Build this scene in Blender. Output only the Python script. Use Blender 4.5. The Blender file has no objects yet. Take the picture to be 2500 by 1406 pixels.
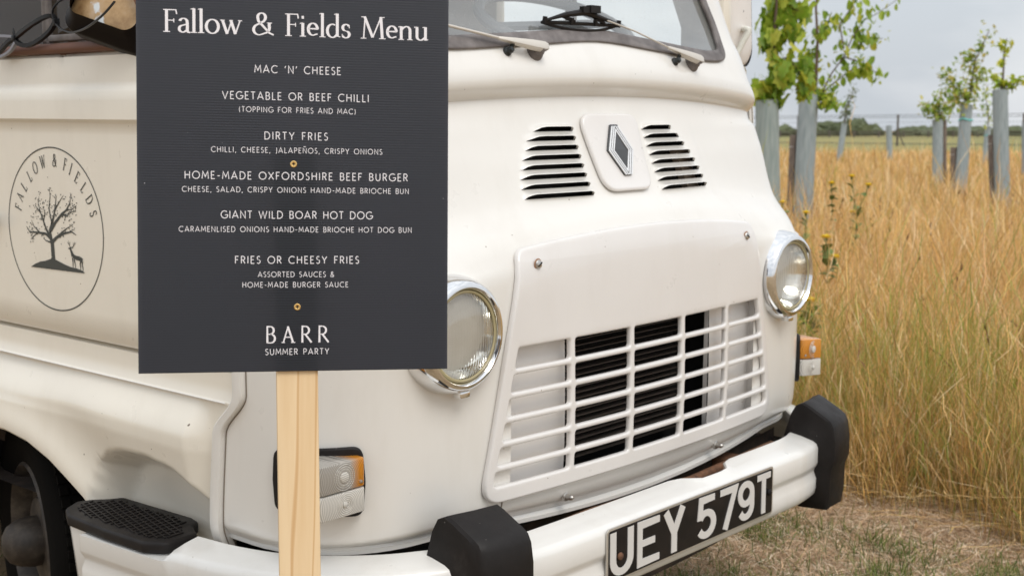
import bpy, bmesh, math, random
import numpy as np
from mathutils import Vector, Matrix
random.seed(7)
S = bpy.context.scene
COL = S.collection
# ---------------------------------------------------------------- camera
cam = bpy.data.cameras.new("camera")
co = bpy.data.objects.new("camera", cam); COL.objects.link(co)
cam.sensor_width = 36.0; cam.lens = 46.82; cam.clip_start = .05; cam.clip_end = 3000
RT = np.array([[.659970919,.744541193,.100482823],[-.751291146,.654038716,.088289140],[0.0,-.133760120,.991013739]])
CAM = Vector((-2.46529913,-1.73915384,1.43549535))
M = Matrix.Identity(4)
for i in range(3):
    M[i][0] = RT[i][0]; M[i][1] = RT[i][2]; M[i][2] = -RT[i][1]; M[i][3] = CAM[i]
co.matrix_world = M
cam.dof.use_dof = True; cam.dof.focus_distance = 2.2; cam.dof.aperture_fstop = 9.0
S.camera = co
# ---------------------------------------------------------------- sky and sun (overcast)
SUN_EL, SUN_AZ = math.radians(52), math.radians(200)      # azimuth clockwise from +Y
world = bpy.data.worlds.new("World"); S.world = world; world.use_nodes = True
nt = world.node_tree; N = nt.nodes; Lk = nt.links
for n in list(N): N.remove(n)
out = N.new('ShaderNodeOutputWorld'); bg = N.new('ShaderNodeBackground')
sky = N.new('ShaderNodeTexSky'); sky.sky_type = 'NISHITA'; sky.sun_disc = False
sky.sun_elevation = SUN_EL; sky.sun_rotation = SUN_AZ; sky.dust_density = 3.0
tc = N.new('ShaderNodeTexCoord'); sep = N.new('ShaderNodeSeparateXYZ')
Lk.new(tc.outputs['Generated'], sep.inputs[0])
mp = N.new('ShaderNodeMapping'); mp.inputs['Scale'].default_value = (1.0, 1.0, 3.2)
Lk.new(tc.outputs['Generated'], mp.inputs[0])
nz = N.new('ShaderNodeTexNoise'); nz.inputs['Scale'].default_value = 3.1; nz.inputs['Detail'].default_value = 5; nz.inputs['Roughness'].default_value = .5
Lk.new(mp.outputs[0], nz.inputs['Vector'])
cr = N.new('ShaderNodeValToRGB')
cr.color_ramp.elements[0].position = .36; cr.color_ramp.elements[0].color = (4.35, 4.65, 5.0, 1)
cr.color_ramp.elements[1].position = .64; cr.color_ramp.elements[1].color = (6.5, 6.6, 6.7, 1)
Lk.new(nz.outputs['Fac'], cr.inputs[0])
# standard overcast distribution: the zenith is brighter than the horizon
mr = N.new('ShaderNodeMapRange'); mr.inputs['From Min'].default_value = 0; mr.inputs['From Max'].default_value = 1
mr.inputs['To Min'].default_value = 1.2; mr.inputs['To Max'].default_value = 1.95
Lk.new(sep.outputs['Z'], mr.inputs['Value'])
vm = N.new('ShaderNodeVectorMath'); vm.operation = 'SCALE'
Lk.new(cr.outputs[0], vm.inputs[0]); Lk.new(mr.outputs[0], vm.inputs['Scale'])
mx = N.new('ShaderNodeMix'); mx.data_type = 'RGBA'; mx.inputs['Factor'].default_value = .88
Lk.new(sky.outputs[0], mx.inputs[6]); Lk.new(vm.outputs[0], mx.inputs[7])
Lk.new(mx.outputs[2], bg.inputs['Color']); bg.inputs['Strength'].default_value = .116
Lk.new(bg.outputs[0], out.inputs[0])
sl = bpy.data.lights.new("sun", 'SUN'); sl.energy = 1.45; sl.angle = math.radians(28); sl.color = (1, .965, .91)
so = bpy.data.objects.new("sun", sl); COL.objects.link(so)
sd = Vector((math.sin(SUN_AZ)*math.cos(SUN_EL), math.cos(SUN_AZ)*math.cos(SUN_EL), math.sin(SUN_EL)))
so.rotation_euler = sd.to_track_quat('Z', 'Y').to_euler(); so.location = sd*30
vs = S.view_settings; vs.view_transform = 'Standard'; vs.look = 'None'; vs.exposure = 0.10; vs.gamma = 1.0; vs.use_curve_mapping = False
S.cycles.max_bounces = 10; S.cycles.transparent_max_bounces = 16; S.cycles.transmission_bounces = 8
# ---------------------------------------------------------------- helpers
class MB:
    def __init__(s): s.v = []; s.f = []
    def quad(s, pts):
        b = len(s.v); s.v += [tuple(p) for p in pts]; s.f.append(tuple(range(b, b+len(pts))))
    def grid(s, rows, closed=False, skip=None):
        b = len(s.v); n = len(rows[0])
        for r in rows: s.v += [tuple(p) for p in r]
        for j in range(len(rows)-1):
            for i in range(n if closed else n-1):
                if skip and skip(j, i): continue
                k = (i+1) % n
                s.f.append((b+j*n+i, b+j*n+k, b+(j+1)*n+k, b+(j+1)*n+i))
    def tube(s, pts, r, n=10, cap=True):
        P = [Vector(p) for p in pts]; rows = []; prev = None
        for i, p in enumerate(P):
            d = (P[min(i+1, len(P)-1)]-P[max(i-1, 0)]).normalized()
            if prev is None: a = d.orthogonal().normalized()
            else: a = (prev-d*prev.dot(d)).normalized()
            prev = a; c = d.cross(a); rr = r[i] if isinstance(r, (list, tuple)) else r
            rows.append([p+(a*math.cos(2*math.pi*k/n)+c*math.sin(2*math.pi*k/n))*rr for k in range(n)])
        b = len(s.v); s.grid(rows, True)
        if cap: s.f.append(tuple(range(b+n-1, b-1, -1))); e = b+(len(P)-1)*n; s.f.append(tuple(range(e, e+n)))
    def lathe(s, prof, org, axis, n=40, up=(0, 0, 1), closed=False):
        o = Vector(org); ax = Vector(axis).normalized(); a = Vector(up); a = (a-ax*a.dot(ax)).normalized(); c = ax.cross(a)
        rows = [[o+ax*h+(a*math.cos(2*math.pi*k/n)+c*math.sin(2*math.pi*k/n))*r for k in range(n)] for r, h in prof]
        s.grid(rows, True)
    def box(s, c, h, M=None):
        b = len(s.v)
        for x in (-1, 1):
            for y in (-1, 1):
                for z in (-1, 1):
                    p = Vector((x*h[0], y*h[1], z*h[2]))
                    if M is not None: p = M @ p
                    s.v.append(tuple(p+Vector(c)))
        for f in ((0,1,3,2),(4,6,7,5),(0,4,5,1),(2,3,7,6),(0,2,6,4),(1,5,7,3)): s.f.append(tuple(b+i for i in f))
    def prism(s, poly, fn0, fn1):
        b = len(s.v); n = len(poly)
        s.v += [tuple(fn0(*p)) for p in poly]+[tuple(fn1(*p)) for p in poly]
        s.f.append(tuple(range(b, b+n))); s.f.append(tuple(range(b+2*n-1, b+n-1, -1)))
        for i in range(n): j = (i+1) % n; s.f.append((b+j, b+i, b+n+i, b+n+j))
def fix(me, sharp=35, recalc=True):
    if recalc:
        bm = bmesh.new(); bm.from_mesh(me); bmesh.ops.recalc_face_normals(bm, faces=bm.faces); bm.to_mesh(me); bm.free()
    me.shade_smooth()
    try: me.set_sharp_from_angle(angle=math.radians(sharp))
    except Exception: pass
def link(name, me, m, parent=None, root=None):
    o = bpy.data.objects.new(name, me); COL.objects.link(o)
    if m is not None and len(me.materials) == 0: me.materials.append(m)
    if parent is not None:
        o.parent = parent
        if parent.type == 'EMPTY': o.location = -parent.location
    return o
def obj(name, mb, m, parent=None, sharp=35, bevel=None, recalc=True, merge=0, seg=2):
    me = bpy.data.meshes.new(name); me.from_pydata(mb.v, [], mb.f); me.update()
    if merge or bevel:
        bm = bmesh.new(); bm.from_mesh(me)
        if merge: bmesh.ops.remove_doubles(bm, verts=bm.verts, dist=merge)
        if bevel:
            bmesh.ops.recalc_face_normals(bm, faces=bm.faces)
            E = [e for e in bm.edges if len(e.link_faces) == 2 and e.calc_face_angle(0) > math.radians(25)]
            bmesh.ops.bevel(bm, geom=E, offset=bevel, segments=seg, profile=.5, affect='EDGES', clamp_overlap=True)
        bm.to_mesh(me); bm.free()
    fix(me, sharp, recalc)
    return link(name, me, m, parent)
def thing(name, label, cat, loc=(0, 0, 0), group=None):
    o = bpy.data.objects.new(name, None); COL.objects.link(o); o.location = loc; o.empty_display_size = .1
    return tag(o, label, cat, group)
def tag(o, label, cat, group=None):
    o['label'] = label; o['category'] = cat
    if group: o['group'] = group
    return o
def rrect(x0, x1, z0, z1, r, n=5):
    if not isinstance(r, (tuple, list)): r = (r,)*4
    P = []
    for (cx, cz, a0), rr in zip(((x0, z0, 180), (x1, z0, 270), (x1, z1, 0), (x0, z1, 90)), r):
        sx = 1 if cx == x0 else -1; sz = 1 if cz == z0 else -1
        for k in range(n+1):
            a = math.radians(a0+90*k/n); P.append((cx+sx*rr+rr*math.cos(a), cz+sz*rr+rr*math.sin(a)))
    return P
def rpoly(pts, rad, n=6):
    """round the corners of a polygon; rad per corner or one number"""
    m = len(pts); P = []
    for i in range(m):
        r = rad[i] if isinstance(rad, (list, tuple)) else rad
        p = Vector(pts[i]).to_2d(); a = (Vector(pts[i-1]).to_2d()-p); b = (Vector(pts[(i+1) % m]).to_2d()-p)
        if r <= 0: P.append(tuple(p)); continue
        la, lb = a.length, b.length; a /= la; b /= lb
        t = min(r/math.tan(max(.05, a.angle(b))/2), la*.49, lb*.49)
        A = p+a*t; B = p+b*t
        for k in range(n+1):
            u = k/n; q = A*(1-u)**2+p*2*u*(1-u)+B*u*u; P.append((q.x, q.y))
    return P
def inset(poly, d):
    m = len(poly); P = []; ar = sum(poly[i][0]*poly[(i+1) % m][1]-poly[(i+1) % m][0]*poly[i][1] for i in range(m)); sg = 1 if ar > 0 else -1
    for i in range(m):
        a = Vector(poly[i-1]).to_2d(); p = Vector(poly[i]).to_2d(); b = Vector(poly[(i+1) % m]).to_2d()
        e1 = (p-a); e2 = (b-p)
        if e1.length < 1e-7 or e2.length < 1e-7: P.append(tuple(p)); continue
        e1.normalize(); e2.normalize()
        n = Vector((-(e1.y+e2.y), e1.x+e2.x)); 
        if n.length < 1e-6: P.append(tuple(p)); continue
        n.normalize(); c = max(.4, n.dot(Vector((-e1.y, e1.x))))
        q = p+n*(d/c)*sg; P.append((q.x, q.y))
    return P
def sheet(name, outline, holes, thick, bev, fn, m, parent=None, cut=.03, sharp=35, bres=2):
    """flat sheet with holes, rounded edges, then wrapped by fn(x, z, h); h runs 0 (back) .. thick (front)"""
    cu = bpy.data.curves.new('c', 'CURVE'); cu.dimensions = '2D'; cu.fill_mode = 'BOTH' if thick else 'FRONT'
    for pl in [outline]+list(holes):
        sp = cu.splines.new('POLY'); sp.points.add(len(pl)-1)
        for q, p in zip(sp.points, pl): q.co = (p[0], p[1], 0, 1)
        sp.use_cyclic_u = True
    if thick: cu.extrude = thick/2-bev; cu.bevel_depth = bev; cu.bevel_resolution = bres; cu.offset = -bev
    o = bpy.data.objects.new('c', cu); COL.objects.link(o)
    dg = bpy.context.evaluated_depsgraph_get(); me = bpy.data.meshes.new_from_object(o.evaluated_get(dg))
    bpy.data.objects.remove(o); bpy.data.curves.remove(cu)
    bm = bmesh.new(); bm.from_mesh(me); bmesh.ops.remove_doubles(bm, verts=bm.verts, dist=1e-5)
    xs = [v.co.x for v in bm.verts]; ys = [v.co.y for v in bm.verts]
    for ax, lo, hi in ((0, min(xs), max(xs)), (1, min(ys), max(ys))):
        k = max(1, int((hi-lo)/cut))
        for i in range(1, k):
            c = [0, 0, 0]; nn = [0, 0, 0]; c[ax] = lo+(hi-lo)*i/k; nn[ax] = 1
            bmesh.ops.bisect_plane(bm, geom=list(bm.verts)+list(bm.edges)+list(bm.faces), plane_co=c, plane_no=nn)
    for v in bm.verts: v.co = Vector(fn(v.co.x, v.co.y, v.co.z+thick/2))
    bmesh.ops.recalc_face_normals(bm, faces=bm.faces)
    bm.to_mesh(me); bm.free(); me.name = name; me.materials.clear()
    me.shade_smooth()
    try: me.set_sharp_from_angle(angle=math.radians(sharp))
    except Exception: pass
    return link(name, me, m, parent)
# ---------------------------------------------------------------- materials
def mat(name, col, rough=.5, metal=0., **k):
    m = bpy.data.materials.new(name); m.use_nodes = True; b = m.node_tree.nodes['Principled BSDF']
    b.inputs['Base Color'].default_value = (*col, 1); b.inputs['Roughness'].default_value = rough; b.inputs['Metallic'].default_value = metal
    for a, v in k.items(): b.inputs[a].default_value = v
    return m
def nodes(m): return m.node_tree.nodes, m.node_tree.links, m.node_tree.nodes['Principled BSDF']
def noise(m, scale, detail=4, rough=.55, vec=(1, 1, 1), coord='Object'):
    n, l, b = nodes(m); t = n.new('ShaderNodeTexCoord'); mp = n.new('ShaderNodeMapping'); mp.inputs['Scale'].default_value = vec
    z = n.new('ShaderNodeTexNoise'); z.inputs['Scale'].default_value = scale; z.inputs['Detail'].default_value = detail; z.inputs['Roughness'].default_value = rough
    l.new(t.outputs[coord], mp.inputs[0]); l.new(mp.outputs[0], z.inputs['Vector']); return z.outputs['Fac']
def ramp(m, fac, stops):
    n, l, b = nodes(m); r = n.new('ShaderNodeValToRGB'); e = r.color_ramp.elements
    while len(e) < len(stops): e.new(.5)
    for q, (p, c) in zip(e, stops): q.position = p; q.color = (*c, 1) if len(c) == 3 else c
    l.new(fac, r.inputs[0]); return r.outputs[0]
def mixc(m, fac, a, b_, mode='MIX'):
    n, l, b = nodes(m); x = n.new('ShaderNodeMix'); x.data_type = 'RGBA'; x.blend_type = mode
    for i, v in ((0, fac), (6, a), (7, b_)):
        if hasattr(v, 'node'): l.new(v, x.inputs[i])
        elif i == 0: x.inputs[i].default_value = v
        else: x.inputs[i].default_value = (*v, 1)
    return x.outputs[2]
def setc(m, sock, inp='Base Color'): n, l, b = nodes(m); l.new(sock, b.inputs[inp])
def bumpn(m, fac, strength=.2, dist=.01):
    n, l, b = nodes(m); x = n.new('ShaderNodeBump'); x.inputs['Strength'].default_value = strength; x.inputs['Distance'].default_value = dist
    l.new(fac, x.inputs['Height']); l.new(x.outputs[0], b.inputs['Normal']); return x
def chips(m, base, scale, thr, col):
    """scattered stone chips: the cells of a voronoi, only some of them, each a small spot"""
    n, l, b = nodes(m); t = n.new('ShaderNodeTexCoord'); v = n.new('ShaderNodeTexVoronoi'); v.inputs['Scale'].default_value = scale
    nz_ = n.new('ShaderNodeTexNoise'); nz_.inputs['Scale'].default_value = 160; ad = n.new('ShaderNodeVectorMath'); ad.operation = 'MULTIPLY_ADD'
    ad.inputs[1].default_value = (.006,)*3; l.new(t.outputs['Object'], nz_.inputs['Vector']); l.new(nz_.outputs['Color'], ad.inputs[0]); l.new(t.outputs['Object'], ad.inputs[2])
    l.new(ad.outputs[0], v.inputs['Vector'])
    sp = n.new('ShaderNodeSeparateColor'); l.new(v.outputs['Color'], sp.inputs[0])
    g = n.new('ShaderNodeMath'); g.operation = 'MULTIPLY'; l.new(sp.outputs[0], g.inputs[0]); g.inputs[1].default_value = thr*scale
    p = n.new('ShaderNodeMath'); p.operation = 'GREATER_THAN'; l.new(sp.outputs[1], p.inputs[0]); p.inputs[1].default_value = .72
    q = n.new('ShaderNodeMath'); q.operation = 'LESS_THAN'; l.new(v.outputs['Distance'], q.inputs[0]); l.new(g.outputs[0], q.inputs[1])
    w = n.new('ShaderNodeMath'); w.operation = 'MULTIPLY'; l.new(p.outputs[0], w.inputs[0]); l.new(q.outputs[0], w.inputs[1])
    return mixc(m, w.outputs[0], base, col)
def paint(name, col, dirt, chip=True, rough=.32):
    m = mat(name, col, rough); n, l, b = nodes(m); b.inputs['Coat Weight'].default_value = .6; b.inputs['Coat Roughness'].default_value = .09
    c = ramp(m, noise(m, 2.2, 5, .6), [(.3, tuple(x*.955 for x in col)), (.7, col)])
    c = mixc(m, ramp(m, noise(m, 9, 8, .65, (1, 1, .25)), [(.52, (0, 0, 0)), (.80, (dirt,)*3)]), c, (.42, .36, .27))
    if chip:
        c = chips(m, c, 15, .0030, (.10, .055, .03)); c = chips(m, c, 38, .0017, (.20, .14, .09))
    setc(m, c)
    setc(m, ramp(m, noise(m, 14, 6, .6), [(.3, (rough-.06,)*3), (.75, (rough+.13,)*3)]), 'Roughness')
    bumpn(m, noise(m, 45, 3, .5), .035, .004)
    return m
PAINT = paint('van_paint', (.77, .748, .705), .14)
PANEL = paint('grille_paint', (.75, .725, .70), .10)
DOORP = paint('door_paint', (.82, .77, .67), .14)
BUMPP = paint('bumper_paint', (.765, .75, .715), .22)
RUBB = mat('rubber', (.028, .026, .025), .55, 0, **{'Specular IOR Level': .25})
setc(RUBB, chips(RUBB, ramp(RUBB, noise(RUBB, 9, 7, .7), [(.35, (.009, .0075, .007)), (.62, (.015, .0125, .012)), (.80, (.034, .030, .028))]), 60, .0012, (.45, .43, .4)))
setc(RUBB, ramp(RUBB, noise(RUBB, 22, 5), [(.3, (.44,)*3), (.7, (.62,)*3)]), 'Roughness'); bumpn(RUBB, noise(RUBB, 260, 3), .15, .001)
SEAL = mat('aged_window_rubber', (.12, .105, .10), .5)
setc(SEAL, ramp(SEAL, noise(SEAL, 18, 6, .6, (1, 1, 1)), [(.3, (.075, .062, .058)), (.75, (.24, .215, .205))]))
BLACK = mat('recess_shade_black', (.006, .006, .006), .9)  # near-black colour that puts shade into openings and recesses
DARK = mat('dark_underbody', (.03, .024, .02), .85)
setc(DARK, ramp(DARK, noise(DARK, 12, 6, .65), [(.35, (.012, .010, .009)), (.75, (.075, .05, .035))]))
CHROME = mat('chrome', (.80, .80, .80), .06, 1.)
setc(CHROME, ramp(CHROME, noise(CHROME, 40, 6, .6), [(.3, (.05,)*3), (.8, (.16,)*3)]), 'Roughness')
STEEL = mat('dull_steel', (.55, .53, .50), .35, 1.)
RUST = mat('rusty_iron', (.16, .07, .035), .8)
setc(RUST, ramp(RUST, noise(RUST, 60, 6, .65), [(.3, (.07, .035, .02)), (.75, (.26, .12, .06))]))

import math
def pchip(xs,ys):
    n=len(xs);h=[xs[i+1]-xs[i] for i in range(n-1)];d=[(ys[i+1]-ys[i])/h[i] for i in range(n-1)]
    m=[d[0]]+[0]*(n-2)+[d[-1]]
    for i in range(1,n-1):
        if d[i-1]*d[i]>0:
            w1=2*h[i]+h[i-1];w2=h[i]+2*h[i-1];m[i]=(w1+w2)/(w1/d[i-1]+w2/d[i])
    def f(x):
        if x<=xs[0]: return ys[0]
        if x>=xs[-1]: return ys[-1]
        i=max(j for j in range(n-1) if xs[j]<=x);t=(x-xs[i])/h[i]
        a=2*t**3-3*t*t+1;b=t**3-2*t*t+t;c=-2*t**3+3*t*t;e=t**3-t*t
        return a*ys[i]+b*h[i]*m[i]+c*ys[i+1]+e*h[i]*m[i+1]
    return f
ZT=[.549,.562,.572,.586,.608,.65,.80,1.0,1.12,1.165,1.20,1.225,1.25,1.325,1.40,1.455,1.462,1.470,1.482,1.498,1.515,1.54,1.565,1.605,1.75,2.15]
YT=[.040,.026,.030,.020,.006,-.002,-.006,-.003,.001,.010,.027,.050,.072,.108,.136,.151,.152,.143,.132,.125,.126,.137,.152,.180,.235,.385]
Y0=pchip(ZT,YT)
WT=pchip([.53,.56,.62,.70,1.05,1.15,1.25,1.40,1.462,1.49,1.53,1.6,2.15],[.875,.90,.918,.92,.92,.905,.905,.902,.893,.888,.868,.858,.80])
def bump(z,a,b,c,d):
    if z<=a or z>=d: return 0.
    s=lambda t:t*t*(3-2*t)
    if z<b: return s((z-a)/(b-a))
    if z>c: return s((d-z)/(d-c))
    return 1.
def drop(x,zt):
    ax=abs(x)
    return .046*min(1,(ax/.85))**2*bump(zt,1.38,1.45,1.53,1.6)+ .055*min(1,ax/.65)**2*bump(zt,1.08,1.17,1.21,1.34) - .03*min(1,ax/.6)**2*bump(zt,.5,.535,.555,.63)
def K(zt): return .10 if zt<1.1 else min(.11,.10+.1*(zt-1.1))
def nac(x,z):
    ax=abs(x)
    return -.022*math.exp(-((ax-.64)/.13)**2-((z-1.07)/.10)**2)
def front(x,zt):
    return (x, Y0(zt)+K(zt)*x*x+nac(x,zt-drop(x,zt)), zt-drop(x,zt))
def FY(x,z):
    zt=z
    for _ in range(12): zt=z+drop(x,zt)
    return Y0(zt)+K(zt)*x*x+nac(x,z)
R_,L_=.21,.24
def corner(t,zt,seam=.38):
    """t 0..1 corner, 1..2 side"""
    w=WT(zt);x1=w-R_;y1=Y0(zt)+K(zt)*x1*x1
    if t<=1:
        P0=(x1,y1);s=2*K(zt)*x1;P1=(x1+.5*R_,y1+.5*R_*s);P2=(w,y1+L_*.42);P3=(w,y1+L_)
        a,b,c,d=(1-t)**3,3*t*(1-t)**2,3*t*t*(1-t),t**3
        x=a*P0[0]+b*P1[0]+c*P2[0]+d*P3[0];y=a*P0[1]+b*P1[1]+c*P2[1]+d*P3[1]
    else:
        x=w;yy=y1+L_;y=yy+(max(seam,yy+.02)-yy)*(t-1)
    z=zt-drop(x,zt)
    y+=nac(x,z)
    return (x,y,z)

# ---------------------------------------------------------------- the van
VAN = thing('van', 'vintage white food van with louvred nose, round headlights and black rubber bumper blocks', 'van', (0, 2.1, 0))
XS = sorted(set([round(-.68+.02*i, 4) for i in range(69)]+[-.365, -.11, .11, .365, -.47, .47]))
ZR = [.549, .555, .562, .567, .572, .579, .586, .596, .608, .62, .64, .667]+[.69+.0275*i for i in range(10)]+[.965, .99, 1.02, 1.05, 1.08, 1.10, 1.12, 1.14, 1.155, 1.17, 1.18, 1.19, 1.20, 1.21, 1.22, 1.23, 1.236]+[1.243+.007*i for i in range(23)]+[1.405, 1.42, 1.44, 1.452, 1.460, 1.463, 1.467, 1.472, 1.478, 1.486, 1.495, 1.505, 1.515, 1.53]+[1.542+.012*i for i in range(49)]
ZR = sorted(set(round(z, 4) for z in ZR))
def seam(z):
    if z < .60: return .40
    if z < .80: return .378+.022*(.80-z)/.2
    t = min(1, (z-.80)/.09); return .378-.068*t*t*(3-2*t)
def seamr(z): return seam(z) if z < 1.5 else .40
CT = [i/12 for i in range(1, 13)]+[1.4, 1.8, 2.0]
def shell_row(z):
    r = []
    x1 = WT(z)-R_
    cols = [x for x in XS if abs(x) <= min(.68, x1-.012)] if False else XS
    k = x1/.68 if True else 1
    xs = []
    for x in XS:
        a = abs(x)
        if a <= .54: xs.append(x)
        else: xs.append(math.copysign(.54+(a-.54)*(x1-.54)/.14, x))
    r += [(-q[0], q[1], q[2]) for q in [corner(t, z, seamr(z)) for t in reversed(CT)]]
    r += [front(x, z) for x in xs]
    r += [corner(t, z, seamr(z)) for t in CT]
    return r
rows = [shell_row(z) for z in ZR]; NC = len(CT)
WSO = [(-.60, 1.59), (-.57, 1.560), (-.50, 1.553), (-.41, 1.557), (-.2, 1.573), (0, 1.586), (.2, 1.573), (.41, 1.557), (.50, 1.553), (.57, 1.560), (.60, 1.59), (.608, 1.65), (.585, 1.73), (.56, 1.85), (.53, 1.97), (.47, 2.04), (.3, 2.065), (0, 2.07), (-.3, 2.065), (-.47, 2.04), (-.53, 1.97), (-.56, 1.85), (-.585, 1.73), (-.608, 1.65)]
def smoothpoly(P, k=4):
    n = len(P); Q = []
    for i in range(n):
        a, b, c, d = [Vector(P[(i+j) % n]) for j in (-1, 0, 1, 2)]
        for s in range(k):
            t = s/k; q = ((b*2)+(c-a)*t+(a*2-b*5+c*4-d)*t*t+(-a+b*3-c*3+d)*t**3)*.5; Q.append((q.x, q.y))
    return Q
WSP = smoothpoly(WSO)
def inside(p, poly):
    x, y = p; c = False; n = len(poly); j = n-1
    for i in range(n):
        xi, yi = poly[i]; xj, yj = poly[j]
        if (yi > y) != (yj > y) and x < (xj-xi)*(y-yi)/(yj-yi)+xi: c = not c
        j = i
    return c
WSI = inset(WSP, .004)
def skip(j, i):
    a, b = rows[j][i], rows[j][i+1]; c, d = rows[j+1][i], rows[j+1][i+1]
    zc = (ZR[j]+ZR[j+1])/2; xc = (a[0]+b[0])/2
    if not (NC <= i < NC+len(XS)-1): return False
    if .110 < abs(xc) < .365 and 1.236 < zc < 1.405: return True
    if abs(xc) < .47 and .667 < zc < .965: return True
    if zc > 1.53 and all(inside((p[0], p[2]), WSI) for p in (a, b, c, d)): return True
    return False
mb = MB(); mb.grid(rows, False, skip)
# turned-in edge along the bottom
lo = rows[0]; mb.grid([[(p[0]*.985, p[1]+.03, p[2]+.012) for p in lo], lo])
obj('nose_panel', mb, PAINT, VAN, sharp=50, merge=1e-4)
JOINT = mat('joint_brown', (.22, .18, .14), .9)  # brown line drawn along the panel joints
# standing flange where the nose is welded to the wings, both sides
for s in (-1, 1):
    mb = MB(); r1 = []
    for z in [.545+.01*i for i in range(100)]:
        w = WT(z)+.002; y = seamr(z)
        r1.append([(s*(w-.012), y+.016, z), (s*(w+.002), y+.016, z), (s*(w+.011), y+.014, z), (s*(w+.012), y+.011, z), (s*(w+.0105), y-.009, z), (s*(w+.009), y-.0115, z), (s*(w-.001), y-.0125, z), (s*(w-.015), y-.013, z)])
    mb.grid(r1); obj('seam_flange', mb, PAINT, VAN, sharp=28)
    mb = MB(); mb.tube([(s*(WT(z)+.0005), seamr(z)-.0145, z) for z in [.56+.01*i for i in range(96)]], .0011, 6); obj('seam_line', mb, JOINT, VAN)
# louvres of the two vents: real pressed slots, one piece each
LZ = [1.2445+.02*i for i in range(8)]
def lx(z):      # outer end of the slot at height z
    t = (z-1.2445)/.14; return .345-.012*t-.075*t*t
for s in (-1, 1):
    xs = [.1075, .11, .118, .124, .13, .134, .139, .146, .155, .17, .185, .20, .215, .23, .245, .26, .275, .29, .30, .31, .318, .326, .334, .34, .345, .352, .365, .3675]
    edges = ['lo']+LZ+['hi']
    for q in range(9):
        e0, e1 = edges[q], edges[q+1]; mb = MB(); rws = []
        z0 = e0; outer = lx(e0) if q else None
        for t in [0, .06, .14, .25, .4, .6, .8, 1]:
            r = []
            for x in xs:
                zl = front(x, 1.236)[2] if e0 == 'lo' else e0; zh = front(x, 1.405)[2] if e1 == 'hi' else e1
                a = 0
                if q:
                    d = min((x-.13)/.028, (outer-x)/.03); d = max(0, min(1, d)); a = math.sqrt(1-(1-d)**2)
                z = zl+(zh-zl)*t
                top = 1-min(1, t/.72); prof = top*top*(3-2*top)
                if 'lo' != e0: z += a*.0050*(1-t)
                h = a*.0165*prof
                y = FY(x, z)+(.0005 if x in (.1075, .3675) else 0)
                r.append((s*x, y-h*.92, z+h*.36))
            rws.append(r)
        mb.grid(rws)
        if q:
            lip = rws[0]; mb.grid([[(p[0], p[1]+.006, p[2]+.001) for p in lip], lip])
        obj('louvre', mb, PAINT, VAN, sharp=60)
for s in (-1, 1):     # duct behind the louvres, coloured black for the shade inside, and its inner metal
    mb = MB()
    mb.grid([[(s*x, FY(x, z)+.055, z) for x in (.10, .2, .3, .38)] for z in (1.22, 1.26, 1.3, 1.34, 1.38, 1.41)])
    for z in (1.222, 1.408): mb.grid([[(s*x, FY(x, z)+d, z) for x in (.10, .2, .3, .38)] for d in (.007, .055)])
    for x in (.105, .372): mb.grid([[(s*x, FY(x, z)+d, z) for z in [1.225+.012*i for i in range(16)]] for d in (.007, .055)])
    obj('vent_duct', mb, BLACK, VAN)
DUCT = mat('duct_paint', (.42, .34, .27), .6)
for s in (-1, 1):
    mb = MB()
    x0, x1 = (.31, .37)
    mb.grid([[(s*x, FY(x, z)+.035, z) for x in (x0, x1)] for z in (1.235, 1.28, 1.335)])
    mb.grid([[(s*(x0-.001), FY(x0, z)+d, z) for z in (1.235, 1.335)] for d in (.035, .054)])
    obj('duct_wall', mb, DUCT, VAN)
# badge plate and the nested diamond
wrap = lambda off, k=1: (lambda x, z, h: (x, FY(x, z)-off-h*.93, z+h*.36*k))
bp_out = rpoly([(-.088, 1.247), (.088, 1.247), (.108, 1.420), (-.108, 1.420)], [.04, .04, .035, .035], 7)
sheet('badge_plate', bp_out, [], .013, .006, wrap(.0005), PANEL, VAN, cut=.03)
def dia(k, cz=1.3395):  # hexagon: a diamond with its two points cut off
    w, h, c = .0465*k, .0545*k, .0125*k
    sx = 0
    return [(-c+0, cz-h), (c+0, cz-h), (w, cz), (c, cz+h), (-c, cz+h), (-w, cz)]
EMB = sheet('diamond_emblem', dia(1.04), [], .006, .001, wrap(.0135), mat('emblem_grey', (.07, .072, .075), .35, .3), VAN, cut=.05)
WL = mat('emblem_silver', (.82, .83, .84), .22, .25)
for a, b in ((1.0, .90), (.83, .735), (.665, .575)):
    for s in (-1, 1):
        zc = .0545
        def half(k):
            w, h = .0465*k, .0745*k; e = min(h, zc); x_ = w*(1-e/h); return [(x_, e), (w, 0), (x_, -e)]
        o_, i_ = half(a), half(b)
        P = [(s*x, 1.3395+z) for x, z in o_]+[(s*x, 1.3395+z) for x, z in reversed(i_)]
        sheet('emblem_line', P, [], .0022, .0004, wrap(.0196), WL, EMB, cut=.05)
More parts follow.
